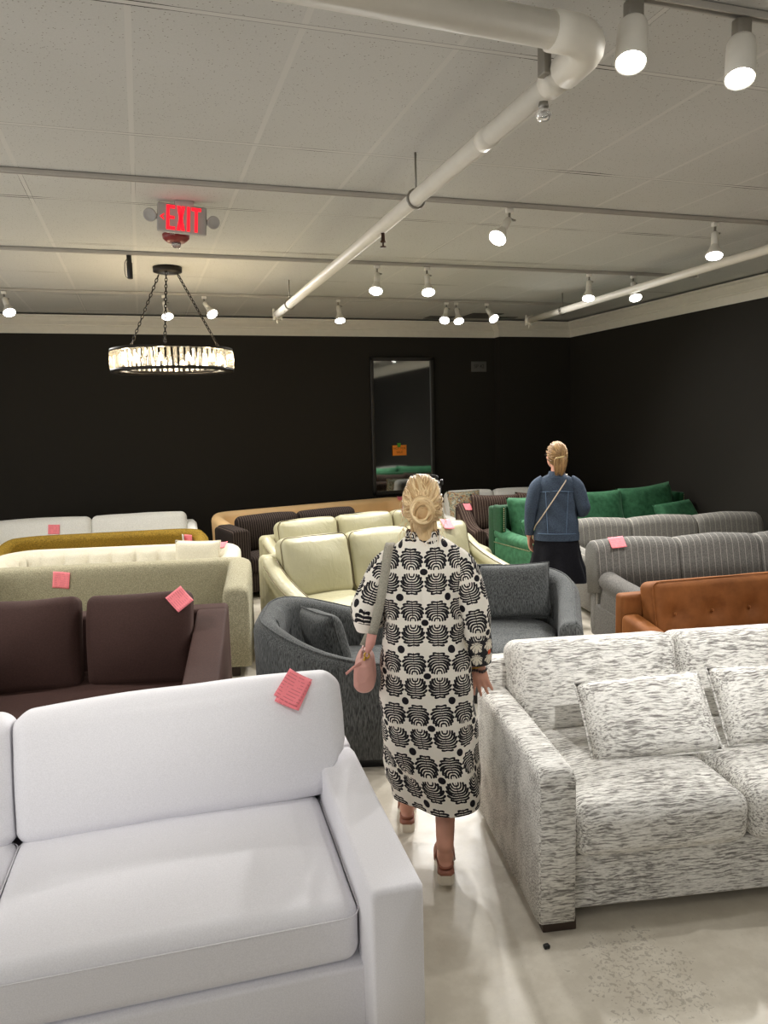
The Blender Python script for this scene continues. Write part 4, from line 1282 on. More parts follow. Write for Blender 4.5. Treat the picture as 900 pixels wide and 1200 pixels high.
# ------------------------------------------------------------------ dress print: nested palm fronds mirrored in bands
FR = [(.021, .0105, .009), (.032, .0205, .010), (.042, .030, .014), (.051, .0385, .024), (.060, .0445, .040), (.069, .0445, .058), (.078, .036, .076), (.087, .020, .089)]
def frond_curves():
    """one side of the palm motif: strokes leave the stem at s, arch out and end free at (xe, ye)"""
    out = []
    for s_, xe, ye in FR:
        p0 = np.array((.0, s_)); p2 = np.array((xe, ye))
        up = .004 + .10 * max(0, xe - .0)
        p1 = np.array((xe * (.92 if ye < .03 else .72), s_ + up * .55 + max(0, ye - s_) * .75))
        ts = np.linspace(0, 1, 8)
        out.append(np.array([(1 - t) ** 2 * p0 + 2 * t * (1 - t) * p1 + t * t * p2 for t in ts]))
    return out
CURVES = frond_curves()
PV, PU = .212, .10
def print_sdf(u, v, v0, u0=0.0):
    x = np.abs(np.mod(u - u0, PU) - PU / 2)
    y = np.abs(np.mod(v - v0 + PV / 2, PV) - PV / 2)
    best = np.full(u.shape, 1.0)
    for ci, cv in enumerate(CURVES):
        for i in range(len(cv) - 1):
            a, b = cv[i], cv[i + 1]
            d = b - a; L2 = d.dot(d)
            t = np.clip(((x - a[0]) * d[0] + (y - a[1]) * d[1]) / L2, 0, 1)
            rad = (.0028 + .0019 * (i + t) / 7) if ci > 1 else .0031
            best = np.minimum(best, np.hypot(x - a[0] - t * d[0], y - a[1] - t * d[1]) - rad)
    stem = np.maximum(x - .0011, np.maximum(.008 - y, y - .095))
    best = np.minimum(best, stem)
    xu = np.mod(u - u0 + PU, 2 * PU) - PU          # axis dots on every other gap
    best = np.minimum(best, np.hypot(xu / 1.15, y) - .0135)
    xr = np.mod(u - u0, 2 * PU) - PU               # dots between the bands
    best = np.minimum(best, np.hypot(xr, PV / 2 - y) - .0155)
    return best
def attach(o, name, arr):
    a = o.data.attributes.new(name, 'FLOAT', 'POINT')
    a.data.foreach_set('value', np.asarray(arr, np.float32))
def print_mat():
    M = Mat('white cotton with black frond print')
    at = M.n('ShaderNodeAttribute'); at.attribute_name = 'print'
    k = M.math('LESS_THAN', at.outputs['Fac'], 0.0)
    wv = M.noise(M.coord(), 300, 2)
    c = M.mix(k, M.mix(wv, lin((226, 220, 208)), lin((238, 233, 223))), lin((20, 17, 24)))
    M.set(Base_Color=c, Roughness=.75)
    M.b.inputs['Specular IOR Level'].default_value = .25
    M.bump(M.noise(M.coord((1, 1, .5)), 14, 3, .5, .8), .30, .02)
    return M.m
m_print = print_mat()
def cuff_mat():
    M = Mat('black cuff with cream flowers')
    a = M.n('ShaderNodeAttribute'); a.attribute_name = 'print'
    b = M.n('ShaderNodeAttribute'); b.attribute_name = 'spot'
    c = M.mix(M.math('LESS_THAN', a.outputs['Fac'], 0.0), lin((24, 22, 28)), lin((222, 214, 196)))
    c = M.mix(M.math('LESS_THAN', b.outputs['Fac'], 0.0), c, lin((206, 84, 36)))
    M.set(Base_Color=c, Roughness=.75)
    return M.m
m_cuff = cuff_mat()
m_lining = plain('white cotton', (230, 224, 213), .8)

def sgnpow(a, e): return np.sign(a) * np.abs(a) ** e
def garment(name, ctrl, nu, nv, m, parent, e=2.3, fold=None, attr=None, cap=False):
    """ctrl rows: z, cx, cy, hx, hback, hfront, shear"""
    ctrl = np.array(ctrl, float)[::-1] if ctrl[0][0] > ctrl[-1][0] else np.array(ctrl, float)
    zs = np.linspace(ctrl[0, 0], ctrl[-1, 0], nv)
    cols = [np.interp(zs, ctrl[:, 0], ctrl[:, i]) for i in range(1, ctrl.shape[1])]
    kk = max(1, nv // 40)
    for i in range(len(cols)):
        c = cols[i].copy()
        for _ in range(3):
            p = np.r_[np.full(kk, c[0]), c, np.full(kk, c[-1])]
            # mirrored padding keeps the ends in place
            p[:kk] = 2 * c[0] - c[1:kk + 1][::-1]; p[-kk:] = 2 * c[-1] - c[-kk - 1:-1][::-1]
            c = np.convolve(p, np.ones(2 * kk + 1) / (2 * kk + 1), 'valid')
        cols[i] = c
    cx, cy, hx, hb, hf, sh = cols
    ph = np.linspace(-PI / 2 - PI, -PI / 2 + PI, nu, endpoint=False)   # the back is in the middle of the range
    C, S = np.cos(ph), np.sin(ph)
    ex = sgnpow(C, 2 / e); ey = sgnpow(S, 2 / e)
    Y = np.where(S[None, :] < 0, hb[:, None], hf[:, None]) * ey[None, :]
    X = hx[:, None] * ex[None, :] - sh[:, None] * Y + cx[:, None]
    Y = Y + cy[:, None]
    Z = np.repeat(zs[:, None], nu, 1)
    seg = np.hypot(np.diff(X, axis=1), np.diff(Y, axis=1))
    U = np.concatenate([np.zeros((nv, 1)), np.cumsum(seg, 1)], 1)
    U = U - U[:, nu // 2][:, None]
    if fold is not None:
        nx = np.cos(ph)[None, :]; ny = np.sin(ph)[None, :]
        dd = fold(U, Z, ph[None, :])
        X = X + nx * dd; Y = Y + ny * dd
    V = np.stack([X.ravel(), Y.ravel(), Z.ravel()], 1)
    i = np.arange(nv - 1)[:, None] * nu; j = np.arange(nu)[None, :]
    a = i + j; b = i + (j + 1) % nu
    F = np.stack([a, b, b + nu, a + nu], -1).reshape(-1, 4).tolist()
    if cap:
        F.append(list(range(nu))[::-1]); F.append([(nv - 1) * nu + q for q in range(nu)])
    o = mk(name, (V, F), m, parent)
    if attr: attach(o, 'print', attr(U.ravel(), Z.ravel()))
    return o
def sleeve(name, pts, rs, nu, nv, m, parent, attr=None, wr=.004, seed=0, flat=1.0, extra=None):
    """tube of cloth along a bent arm; v is the length along it"""
    P = np.array(pts, float); s = np.r_[0, np.cumsum(np.linalg.norm(np.diff(P, axis=0), axis=1))]
    t = np.linspace(0, s[-1], nv)
    Q = np.stack([np.interp(t, s, P[:, i]) for i in range(3)], 1); rad = np.interp(t, s, rs)
    kk = max(1, nv // 12)
    for i in range(3):
        c = Q[:, i]; p = np.r_[2 * c[0] - c[1:kk + 1][::-1], c, 2 * c[-1] - c[-kk - 1:-1][::-1]]
        Q[:, i] = np.convolve(p, np.ones(2 * kk + 1) / (2 * kk + 1), 'valid')
    c = rad; p = np.r_[2 * c[0] - c[1:kk + 1][::-1], c, 2 * c[-1] - c[-kk - 1:-1][::-1]]; rad = np.convolve(p, np.ones(2 * kk + 1) / (2 * kk + 1), 'valid')
    tg = np.gradient(Q, axis=0); tg /= np.linalg.norm(tg, axis=1)[:, None]
    u = np.cross(tg, np.array([0, 1.0, 0])); u /= np.linalg.norm(u, axis=1)[:, None]
    w = np.cross(tg, u)
    a = np.linspace(0, 2 * PI, nu, endpoint=False)
    V = Q[:, None, :] + rad[:, None, None] * (np.cos(a)[None, :, None] * u[:, None, :] + flat * np.sin(a)[None, :, None] * w[:, None, :])
    V = V.reshape(-1, 3)
    nrm = (V - np.repeat(Q, nu, 0)); nrm /= np.linalg.norm(nrm, axis=1)[:, None]
    V = V + nrm * (wr * snoise(V * np.array([1, 1, 1.6]), 26, seed))[:, None]
    i = np.arange(nv - 1)[:, None] * nu; j = np.arange(nu)[None, :]
    A = i + j; B = i + (j + 1) % nu
    F = np.stack([A, B, B + nu, A + nu], -1).reshape(-1, 4).tolist()
    o = mk(name, (V, F), m, parent)
    if attr:
        Ue = (np.repeat(rad[:, None], nu, 1) * (a[None, :] - PI)).ravel(); Te = np.repeat(t[:, None], nu, 1).ravel()
        for k, f in attr.items(): attach(o, k, f(Ue, Te))
    return o

# ------------------------------------------------------------------ blonde woman in the printed dress
w1 = empty('person', 'person with blonde bun walking away in a long black and white printed dress', 'person', (1.085, 2.885, 0), R(-20))
RF, LF = np.array((.066, -.235, 0)), np.array((-.095, .205, 0))
lift = .030
pieces = []
# trunk
pieces += [ellipsoid((0, 0, .90), (.155, .105, .13)), ellipsoid((0, .0, 1.06), (.130, .085, .16)), ellipsoid((0, -.005, 1.22), (.145, .088, .14)),
           chain([(-.12, -.005, 1.29), (0, -.01, 1.335), (.12, -.005, 1.29)], [.042, .054, .042]), capsule((0, -.012, 1.34), .055, (0, .006, 1.49), .05)]
# legs
pieces += [chain([(.085, 0, .88), (.080, .02, .47), (.066, -.19, .135 + lift)], [.082, .055, .036]), chain([(.080, -.03, .42), (.072, -.115, .29)], [.05, .049]),
           chain([(-.085, .0, .88), (-.092, .16, .48), (-.095, .245, .125)], [.082, .055, .036]), chain([(-.092, .165, .42), (-.093, .20, .31)], [.05, .049])]
def foot(o, hz):
    o = np.array(o)
    return [chain([o + (0, .036, .10 + hz), o + (0, .036, .058 + hz)], [.027, .026]), chain([o + (0, .045, .09 + hz), o + (0, .12, .075 + hz * .6), o + (0, .185, .062 + hz * .1)], [.035, .034, .026]),
            chain([o + (.0, .03, .055 + hz), o + (0, .1, .06 + hz * .5)], [.030, .03])] + \
           [chain([o + (q, .185, .062), o + (q * 1.1, .225 + b, .057), o + (q * 1.1, .243 + b, .054)], [.011, .0095, .008]) for q, b in ((-.026, -.004), (-.012, .006), (.0, .004), (.012, -.004), (.024, -.014))]
pieces += foot(RF, lift) + foot(LF, 0)
# arms + hands
SR, ER_, WR = (.150, -.008, 1.275), (.214, -.03, 1.07), (.215, -.005, .885)
SL, EL, WL = (-.150, -.008, 1.275), (-.244, -.025, 1.10), (-.185, .17, 1.05)
pieces += [chain([SR, ER_, WR], [.042, .037, .027]), chain([SL, EL, WL], [.042, .037, .027])]
pieces += hand(WR, (.20, .02, -1), (-1, .25, 0), (.1, 1, 0), .22, .10, 1.0)
pieces += hand(WL, (.35, .9, -.1), (.5, .2, .8), (.8, -.3, -.3), .08, .22, .95)
HC = (0, .012, 1.545)
HT = R(-8)
pieces += head_pieces(HC, .98, HT)
fuse('body', pieces, m_skin, w1, .005, 4)
face_details(w1, HC, .98, HT)

# hair
def strands(c, rad, target, starts, r, m, parent, name, seed, wob=.004, lift=.006, n=12):
    rs = np.random.RandomState(seed); g = []
    for k, a in enumerate(starts):
        tg = np.array(target) + rs.normal(size=3) * .17
        pth = slerp_path(a, tg, rad, c, n, lift * rs.rand(), wob * rs.rand(), seed * 997 + k)
        rr = r * (.7 + .6 * rs.rand())
        g.append(tube(pth, np.r_[np.linspace(.4, 1, 3), np.ones(n - 5), [.8, .5]] * rr, 5))
    return g
rs = np.random.RandomState(5)
hc = np.array((0, -.004, 1.558))
starts = []
for k in range(620):
    ph = rs.uniform(-PI, PI)
    el = rs.uniform(-.45, 1.0)
    a = np.array([math.cos(ph) * math.sqrt(max(0, 1 - el * el)), math.sin(ph) * math.sqrt(max(0, 1 - el * el)), el])
    if a[1] > .35 and a[2] < .55: continue
    starts.append(a)
for ph in np.linspace(-PI, 0, 46):
    starts.append(np.array([math.cos(ph) * .86, math.sin(ph) * .86 - .05, -.62]))
hp = [ellipsoid((0, -.016, 1.556), (.0785, .088, .113)), capsule((0, -.045, 1.50), .045, (.004, -.05, 1.43), .036)]
hp += strands(hc, (.079, .096, .112), (.0, -1, -.12), starts, .0034, None, None, '', 3, .006, .007)
# nape hair hanging from the bun
for k in range(44):
    x0 = rs.uniform(-.052, .056); L_ = rs.uniform(.02, .06)
    p = [(x0 * .75, -.083 + abs(x0) * .3, 1.515), (x0 * .95, -.082 + abs(x0) * .55, 1.475), (x0 * .9 + .004, -.068 + abs(x0) * .5, 1.44), (x0 * .8 + rs.uniform(-.012, .012), -.062 + abs(x0) * .4, 1.425 - L_)]
    hp.append(tube([tuple(np.array(q)) for q in p], [.0055, .006, .005, .0018], 5))
hair = mk_hair('hair', hp, m_blonde, w1, 1)
bp = [ellipsoid((-.002, -.110, 1.535), (.046, .030, .054))]
bc_ = np.array((-.002, -.118, 1.535))
for k in range(66):
    big = k < 42
    rr = rs.uniform(.034, .056) if big else rs.uniform(.010, .03); tl = rs.uniform(-.9, .9); t2 = rs.uniform(-.9, .9); a0 = rs.uniform(0, 6.28); span = rs.uniform(2.6, 5.0)
    pth = []
    for q in np.linspace(0, 1, 14):
        a = a0 + span * q
        rq = rr * (1 - .12 * q)
        v = np.array([rq * .90 * math.cos(a), (-.012 if big else -.004) - .010 * math.sin(PI * q) + (.030 * max(0, rr - .044) / .012 if big else 0), rq * 1.12 * math.sin(a)])
        pth.append(bc_ + v @ rotm(tl * .35, 0, t2 * .35).T)
    bp.append(tube(pth, np.r_[[.4, .8], np.ones(10), [.7, .3]] * (rs.uniform(.0035, .0068) if big else rs.uniform(.003, .005)), 6))
mk_hair('bun', bp, m_blonde, hair, 2)
fl = []
for k in range(38):
    a = rs.uniform(-PI, 0); p0 = np.array((.072 * math.cos(a), .085 * math.sin(a), 1.50 + rs.uniform(-.06, .12)))
    out = np.array((math.cos(a), math.sin(a) * .6, rs.uniform(-.5, .6)))
    p = [p0, p0 + out * .014 + (0, 0, -.01), p0 + out * .022 + (rs.uniform(-.01, .01), 0, -.035), p0 + out * .018 + (rs.uniform(-.02, .02), 0, -.065)]
    fl.append(tube(p, [.0011, .001, .0009, .0005], 4))
mk_hair('loose_strands', fl, m_blonde, hair, 3)
# sunglasses pushed up on the head
gl_ = []
for sg in (-1, 1):
    gl_.append(T(ellipsoid((0, 0, 0), (.028, .004, .022)), (sg * .034, .070, 1.664), rx=R(-48), rz=R(-sg * 12)))
    gl_.append(tube([(sg * .060, .060, 1.655), (sg * .074, .03, 1.632), (sg * .076, -.02, 1.60), (sg * .074, -.04, 1.585)], .003, 6))
gl_.append(tube([(-.012, .083, 1.668), (.012, .083, 1.668)], .003, 6))
gl_.append(T(soft_box((.012, .03, .024), .004, (1, 1, 1), 2), (.078, .03, 1.650)))
mk('sunglasses', merge(*[T(g, (0, 0, -.012), rz=HT) for g in gl_]), m_black, w1)

# dress
DC = [(1.425, 0, -.008, .062, .062, .055, 0), (1.405, 0, -.010, .080, .068, .062, 0), (1.388, 0, -.008, .118, .078, .072, 0), (1.362, 0, -.006, .166, .092, .084, 0), (1.315, 0, -.004, .182, .106, .098, 0),
      (1.24, 0, -.002, .176, .112, .105, 0), (1.12, 0, 0, .172, .112, .11, 0), (1.0, .003, -.002, .178, .118, .112, 0), (.90, .006, -.005, .190, .132, .118, 0), (.78, .008, -.008, .198, .145, .13, .0),
      (.62, .012, .0, .203, .16, .18, .06), (.45, .018, .02, .198, .20, .25, .18), (.36, .022, .03, .190, .225, .285, .27), (.295, .025, .03, .183, .232, .295, .31)]
def dress_fold(U, Z, ph):
    low = np.clip((.95 - Z) / .7, 0, 1)
    back = np.exp(-(U / .02) ** 2) * np.clip((1.27 - Z) / .05, 0, 1) * np.clip((Z - .95) / .3, 0, 1)
    f = .013 * low * np.sin(U * 21 + 1.3 * np.sin(Z * 5)) + .005 * np.sin(U * 30 + Z * 11) + .004 * np.sin(Z * 30 + U * 14 + 2 * np.sin(U * 7 + Z * 4))
    w = .007 * np.sin(Z * 44 + U * 17 + 2 * np.sin(U * 9)) * np.exp(-((Z - .93) / .16) ** 2) * (1 + np.sin(U * 12)) * .6
    return f + w - .010 * back
dr = garment('dress', DC, 400, 430, m_print, w1, 2.25, dress_fold, lambda u, v: print_sdf(u, v, .865))
garment('collar', [(1.445, 0, -.014, .068, .062, .06, 0), (1.41, 0, -.012, .074, .067, .062, 0), (1.375, 0, -.010, .085, .074, .066, 0)], 160, 24, m_print, dr, 2.0, None, lambda u, v: print_sdf(u, v, .865 + .55))
pr = {'print': lambda u, t: print_sdf(u, -t, -.12, .05)}
sleeve('sleeve', [(.118, -.004, 1.332), (.160, -.008, 1.292), (.196, -.022, 1.16), (.214, -.03, 1.07), (.216, -.02, .995)], [.052, .064, .066, .064, .060], 190, 150, m_print, dr, pr, .004, 1)
def flower(u, t):
    gx, gy = .060, .056
    ux = np.mod(u, gx) - gx / 2; ty = np.mod(t - .002, gy) - gy / 2
    r = np.hypot(ux, ty); an = np.arctan2(ty + .018, ux)
    pet = r - (.0245 + .003 * np.cos(an * 9))
    vein = np.where((np.abs(np.sin(an * 7)) < .26) & (r > .006), .01, -1)
    return np.maximum(pet, vein)
def spot(u, t):
    gx, gy = .060, .056
    ux = np.mod(u + gx / 2 + .06, 2 * gx) - gx; ty = np.mod(t - .002 + gy / 2, gy) - gy / 2
    ty = t - .058
    return np.maximum(np.abs(ux), np.abs(ty)) - .0085
sleeve('cuff', [(.216, -.021, 1.0), (.220, -.012, .945), (.220, -.002, .885)], [.061, .063, .061], 170, 80, m_cuff, dr, {'print': flower, 'spot': spot}, .003, 4)
sleeve('sleeve', [(-.118, -.004, 1.332), (-.160, -.008, 1.292), (-.212, -.022, 1.19), (-.244, -.022, 1.10), (-.222, .05, 1.075), (-.205, .10, 1.065)], [.052, .064, .066, .070, .068, .064], 190, 160, m_print, dr, pr, .004, 2)
sleeve('hem_band', [(-.244, -.02, 1.112), (-.246, -.016, 1.06), (-.244, -.01, 1.03)], [.055, .052, .044], 60, 12, m_lining, dr, None, .002, 3)
# sandals
def sandal(o, hz, parent):
    pr_ = [(-.0, .034), (.04, .033), (.09, .031), (.14, .037), (.19, .043), (.22, .041), (.245, .032), (.262, .016)]
    out = []
    for y, hw in pr_: out.append((hw, y))
    for y, hw in reversed(pr_): out.append((-hw, y))
    out = [(.02, -.018)] + out + [(-.02, -.018)]
    def lay(z0, z1, sc=1.0):
        rr = []
        for x, y in out:
            rr.append((o[0] + x * sc, o[1] + y, 0))
        f = lambda y: 1 - max(0, min(1, y / .2))
        A = [(x, y, z0 + hz * f(y - o[1]) + (.010 * max(0, (y - o[1] - .2) / .06) if z0 == 0 else 0)) for x, y, _ in rr]
        B = [(x, y, z1 - .012 * max(0, min(1, (y - o[1]) / .2)) + hz * f(y - o[1])) for x, y, _ in rr]
        return loft([A, B])
    r = mk('sandal', lay(0, .040), m_sole, parent, False, 'cream platform sole of the sandal')
    mk('footbed', lay(.040, .052, 1.02), m_sandal, r)
    st_ = []
    def band_(y, w, h, wid):
        pts = [(o[0] + w * math.cos(a), o[1] + y, .045 + hz * (1 - min(1, y / .2)) + h * math.sin(a)) for a in np.linspace(0, PI, 13)]
        rg = []
        for p in pts:
            rg.append([(p[0], p[1] - wid / 2, p[2]), (p[0], p[1] + wid / 2, p[2]), (p[0] + (p[0] - o[0]) * .06, p[1] + wid / 2, p[2] + .004), (p[0] + (p[0] - o[0]) * .06, p[1] - wid / 2, p[2] + .004)])
        st_.append(loft(rg))
    band_(.155, .043, .056, .07); band_(.115, .040, .075, .02)
    z = .058 + hz
    st_.append(tube([(o[0] + .031 * math.cos(a), o[1] + .036 - .034 * math.sin(a), z + .012 * (1 - math.sin(a)) * .3) for a in np.linspace(-.6, PI + .6, 17)], .007, 6, flat=(.5, 1.3)))
    mk('straps', merge(*st_), m_sandal, r)
sandal(RF, lift, w1); sandal(LF, 0, w1)
# bracelet and watch on the right wrist
BC_ = (WR[0] + .007, WR[1], WR[2] - .040)
bd = [ellipsoid((BC_[0] + .034 * math.cos(a), BC_[1] + .026 * math.sin(a), BC_[2] + .004 * math.cos(a * 3)), (.0065, .0065, .0065), 8, 6) for a in np.linspace(0, 2 * PI, 19)[:-1]]
mk('bracelet', merge(*bd), plain('dark bead', (58, 42, 38), .35), w1)
mk('bangle', tube([(BC_[0] - .002 + .035 * math.cos(a), BC_[1] + .028 * math.sin(a), BC_[2] + .018 + .01 * math.cos(a)) for a in np.linspace(0, 2 * PI, 25)[:-1]], .003, 6, True), m_gold, w1)

# ------------------------------------------------------------------ pink shoulder bag hanging from her left shoulder
BB = np.array((-.252, -.055, .797))
def wl(p, root, rz):   # point of her own frame -> world
    q = Matrix.Rotation(rz, 4, 'Z') @ Vector(p)
    return (root[0] + q.x, root[1] + q.y, root[2] + q.z)
bag = empty('shoulder_bag', 'small quilted pink bag on a grey strap beside the black and white dress', 'bag', wl(BB, (1.085, 2.885, 0), R(-20)), R(-20))
def bl(VF): return T(VF, tuple(-BB))
M = Mat('quilted pink leather')
M.set(Base_Color=lin((214, 160, 148)), Roughness=.45)
vo = M.n('ShaderNodeTexVoronoi'); vo.inputs['Scale'].default_value = 26; M.l(M.coord(), vo.inputs['Vector'])
M.bump(vo.outputs['Distance'], .7, .012)
m_pinkbag = M.m
m_strap = fabric('grey woven strap', (140, 136, 124), (168, 164, 150), 200, (1, 1, 1), .2, .002)
m_tab = plain('pink leather', (212, 152, 140), .5)
V, F = soft_box((.070, .21, .142), .032, (5, 8, 6), 5, [(0, .010), (2, .006)])
V = V.copy(); tp = np.clip(V[:, 2] / .071, -1, 1); V[:, 0] *= 1 - .16 * tp
mk('body', bl(T((V, F), (-.252, -.055, .868))), m_pinkbag, bag)
mk('zip', bl(tube([(-.262, -.155, .92), (-.262, -.12, .946), (-.262, 0, .95), (-.262, .04, .92)], .004, 6)), m_tab, bag)
mk('zip_pull', bl(loft([[(-.262 + a, -.158, .935 + b), (-.262 + a, -.162, .935 + b), (-.258 + a, -.162, .925 + b), (-.258 + a, -.158, .925 + b)] for a, b in ((0, 0), (-.03, -.018), (-.062, -.045))])), m_tab, bag)
def ribbon(path, wid, th, tang=(1, 0, 0)):
    rg = []
    P = np.array(path, float); tx = np.array(tang, float)
    tg = np.gradient(P, axis=0)
    for i in range(len(P)):
        t = tg[i] / np.linalg.norm(tg[i]); u = tx - t * tx.dot(t); u /= np.linalg.norm(u); n_ = np.cross(t, u)
        w_ = wid[i] if not np.isscalar(wid) else wid
        rg.append([P[i] + u * w_ / 2 + n_ * th / 2, P[i] - u * w_ / 2 + n_ * th / 2, P[i] - u * w_ / 2 - n_ * th / 2, P[i] + u * w_ / 2 - n_ * th / 2])
    return loft(rg)
sp = [(-.128, .075, 1.32), (-.132, .045, 1.366), (-.135, .0, 1.392), (-.140, -.05, 1.383), (-.147, -.095, 1.345), (-.158, -.132, 1.27), (-.178, -.152, 1.17), (-.202, -.155, 1.075), (-.213, -.150, 1.04)]
mk('strap', bl(ribbon(sp, .037, .003)), m_strap, bag)
mk('strap', bl(ribbon([(-.128, .075, 1.32), (-.140, .14, 1.2), (-.19, .16, 1.05), (-.245, .10, .965), (-.262, .045, .94)], .035, .003)), m_strap, bag)
mk('tab', bl(ribbon([(-.2125, -.152, 1.046), (-.220, -.152, 1.01), (-.229, -.148, .982), (-.233, -.146, .968)], [.040, .039, .026, .016], .006)), m_tab, bag)
cl_ = [tube([(-.236 + .010 * math.cos(a), -.145, .957 + .012 * math.sin(a)) for a in np.linspace(0, 2 * PI, 15)[:-1]], .0035, 6, True),
       tube([(-.243, -.145, .950), (-.247, -.142, .935), (-.252, -.14, .925)], .005, 6),
       tube([(-.252 + .009 * math.cos(a), -.14, .925 + .012 * math.sin(a)) for a in np.linspace(0, 2 * PI, 15)[:-1]], .003, 6, True)]
mk('clip', bl(merge(*cl_)), m_gold, bag)

# ------------------------------------------------------------------ woman in the denim jacket
W2, A2 = (3.55, 5.98, 0), R(-28)
w2 = empty('person', 'person in a blue denim jacket and dark skirt standing with back turned among the sofas', 'person', W2, A2)
pieces = [ellipsoid((0, 0, .88), (.15, .10, .13)), ellipsoid((0, 0, 1.05), (.13, .085, .16)), ellipsoid((0, -.005, 1.20), (.14, .085, .14)),
          chain([(-.11, -.005, 1.27), (0, -.01, 1.315), (.11, -.005, 1.27)], [.04, .052, .04]), capsule((0, -.012, 1.32), .052, (0, .004, 1.48), .047)]
for sg in (-1, 1):
    pieces += [chain([(sg * .085, 0, .86), (sg * .085, .02, .46), (sg * .085, -.01, .10)], [.078, .052, .034]), chain([(sg * .085, -.01, .38), (sg * .085, -.02, .28)], [.046, .046])]
    o_ = np.array((sg * .085, -.05, -.02)); pieces += foot(o_, 0)
S2, E2, Q2 = (-.145, -.008, 1.255), (-.238, -.03, 1.03), (-.243, .0, .81)
S3_, E3, Q3 = (.145, -.008, 1.255), (.230, -.035, 1.045), (.16, .19, 1.02)
pieces += [chain([S2, E2, Q2], [.04, .035, .026]), chain([S3_, E3, Q3], [.04, .035, .026])]
pieces += hand(Q2, (.10, .05, -1), (.5, 1, 0), (1, -.2, 0), .12, .20, .95)
pieces += hand(Q3, (-.5, .8, .05), (.2, .2, 1), (-.6, -.5, 0), .08, .2, .95)
H2 = (-.004, .008, 1.545); T2 = R(24)
pieces += head_pieces(H2, 1.04, T2)
fuse('body', pieces, m_skin, w2, .005, 4)
face_details(w2, H2, 1.04, T2)
m_denim = fabric('blue denim', (48, 58, 72), (72, 84, 100), 110, (1, 1, 1.8), .3, .003, .85, .0, .12)
m_stitch = plain('faded denim seam', (96, 118, 144), .85)
m_navy = fabric('near black skirt cloth', (13, 13, 18), (20, 20, 26), 60, (1, 1, 1), .1, .003, .9)
JC = [(1.375, 0, -.012, .070, .064, .055, 0), (1.362, 0, -.008, .108, .074, .066, 0), (1.34, 0, -.006, .150, .086, .08, 0), (1.295, 0, -.004, .166, .096, .09, 0), (1.2, 0, 0, .172, .106, .105, 0),
      (1.05, 0, 0, .178, .106, .11, 0), (.92, 0, -.004, .192, .118, .12, 0), (.84, 0, -.006, .200, .126, .125, 0)]
jf = lambda U, Z, ph: .0035 * np.sin(Z * 38 + U * 10 + 2 * np.sin(U * 11)) + .003 * np.sin(U * 30 + Z * 8)
jk = garment('jacket', JC, 120, 90, m_denim, w2, 2.3, jf)
garment('waistband', [(.845, 0, -.006, .204, .130, .129, 0), (.78, 0, -.006, .206, .132, .131, 0)], 120, 8, m_denim, jk, 2.3)
garment('collar', [(1.405, 0, -.012, .066, .062, .055, 0), (1.375, 0, -.012, .076, .071, .06, 0), (1.345, 0, -.012, .098, .082, .066, 0)], 90, 10, m_denim, jk, 2.0)
def on_back(x, z, off=.004):
    c = np.array(JC)[::-1]
    hx = np.interp(z, c[:, 0], c[:, 3]); hb = np.interp(z, c[:, 0], c[:, 4]); cy = np.interp(z, c[:, 0], c[:, 2])
    return (x, cy - hb * (max(0, 1 - abs(x / hx) ** 2.3)) ** (1 / 2.3) - off, z)
sm = [tube([on_back(x, 1.232 - .012 * abs(x) / .15) for x in np.linspace(-.145, .145, 15)], .0028, 5),
      tube([on_back(-.100 + .02 * t, 1.228 - .385 * t) for t in np.linspace(0, 1, 9)], .0024, 5),
      tube([on_back(.100 - .02 * t, 1.228 - .385 * t) for t in np.linspace(0, 1, 9)], .0024, 5),
      tube([on_back(x, .846, .006) for x in np.linspace(-.17, .17, 15)], .0028, 5)]
mk('seam', merge(*sm), m_stitch, jk)
sleeve('sleeve', [(-.112, -.004, 1.325), (-.160, -.006, 1.29), (-.195, -.018, 1.21), (-.232, -.03, 1.05), (-.240, -.015, .93), (-.243, 0, .825)], [.048, .066, .068, .054, .048, .042], 60, 60, m_denim, jk, None, .005, 6)
sleeve('sleeve', [(.112, -.004, 1.325), (.160, -.006, 1.29), (.196, -.02, 1.21), (.242, -.042, 1.06), (.225, .05, 1.025), (.175, .16, 1.02)], [.048, .066, .068, .058, .052, .042], 60, 60, m_denim, jk, None, .005, 7)
SK = [(.86, 0, -.004, .185, .118, .118, 0), (.75, 0, -.004, .200, .132, .128, 0), (.6, 0, -.004, .225, .155, .15, 0), (.40, .01, -.004, .285, .205, .20, 0)]
garment('skirt', SK, 140, 50, m_navy, w2, 2.0, lambda U, Z, ph: .016 * np.clip((.8 - Z) / .4, 0, 1) * np.sin(ph * 9 + 1.0))
for sg in (-1, 1):
    o_ = (sg * .085, -.05)
    pr_ = [(-.015, .02), (0, .036), (.06, .034), (.13, .04), (.19, .045), (.235, .036), (.26, .014)]
    rg = []
    for z, sc in ((0, 1.0), (.02, 1.04), (.05, 1.0), (.085, .86)):
        rg.append([(o_[0] + hw * sc, o_[1] + y, z if y < .1 else min(z, .075 - .1 * (y - .1))) for y, hw in pr_] + [(o_[0] - hw * sc, o_[1] + y, z if y < .1 else min(z, .075 - .1 * (y - .1))) for y, hw in reversed(pr_)])
    mk('shoe', loft(rg), m_black, w2)
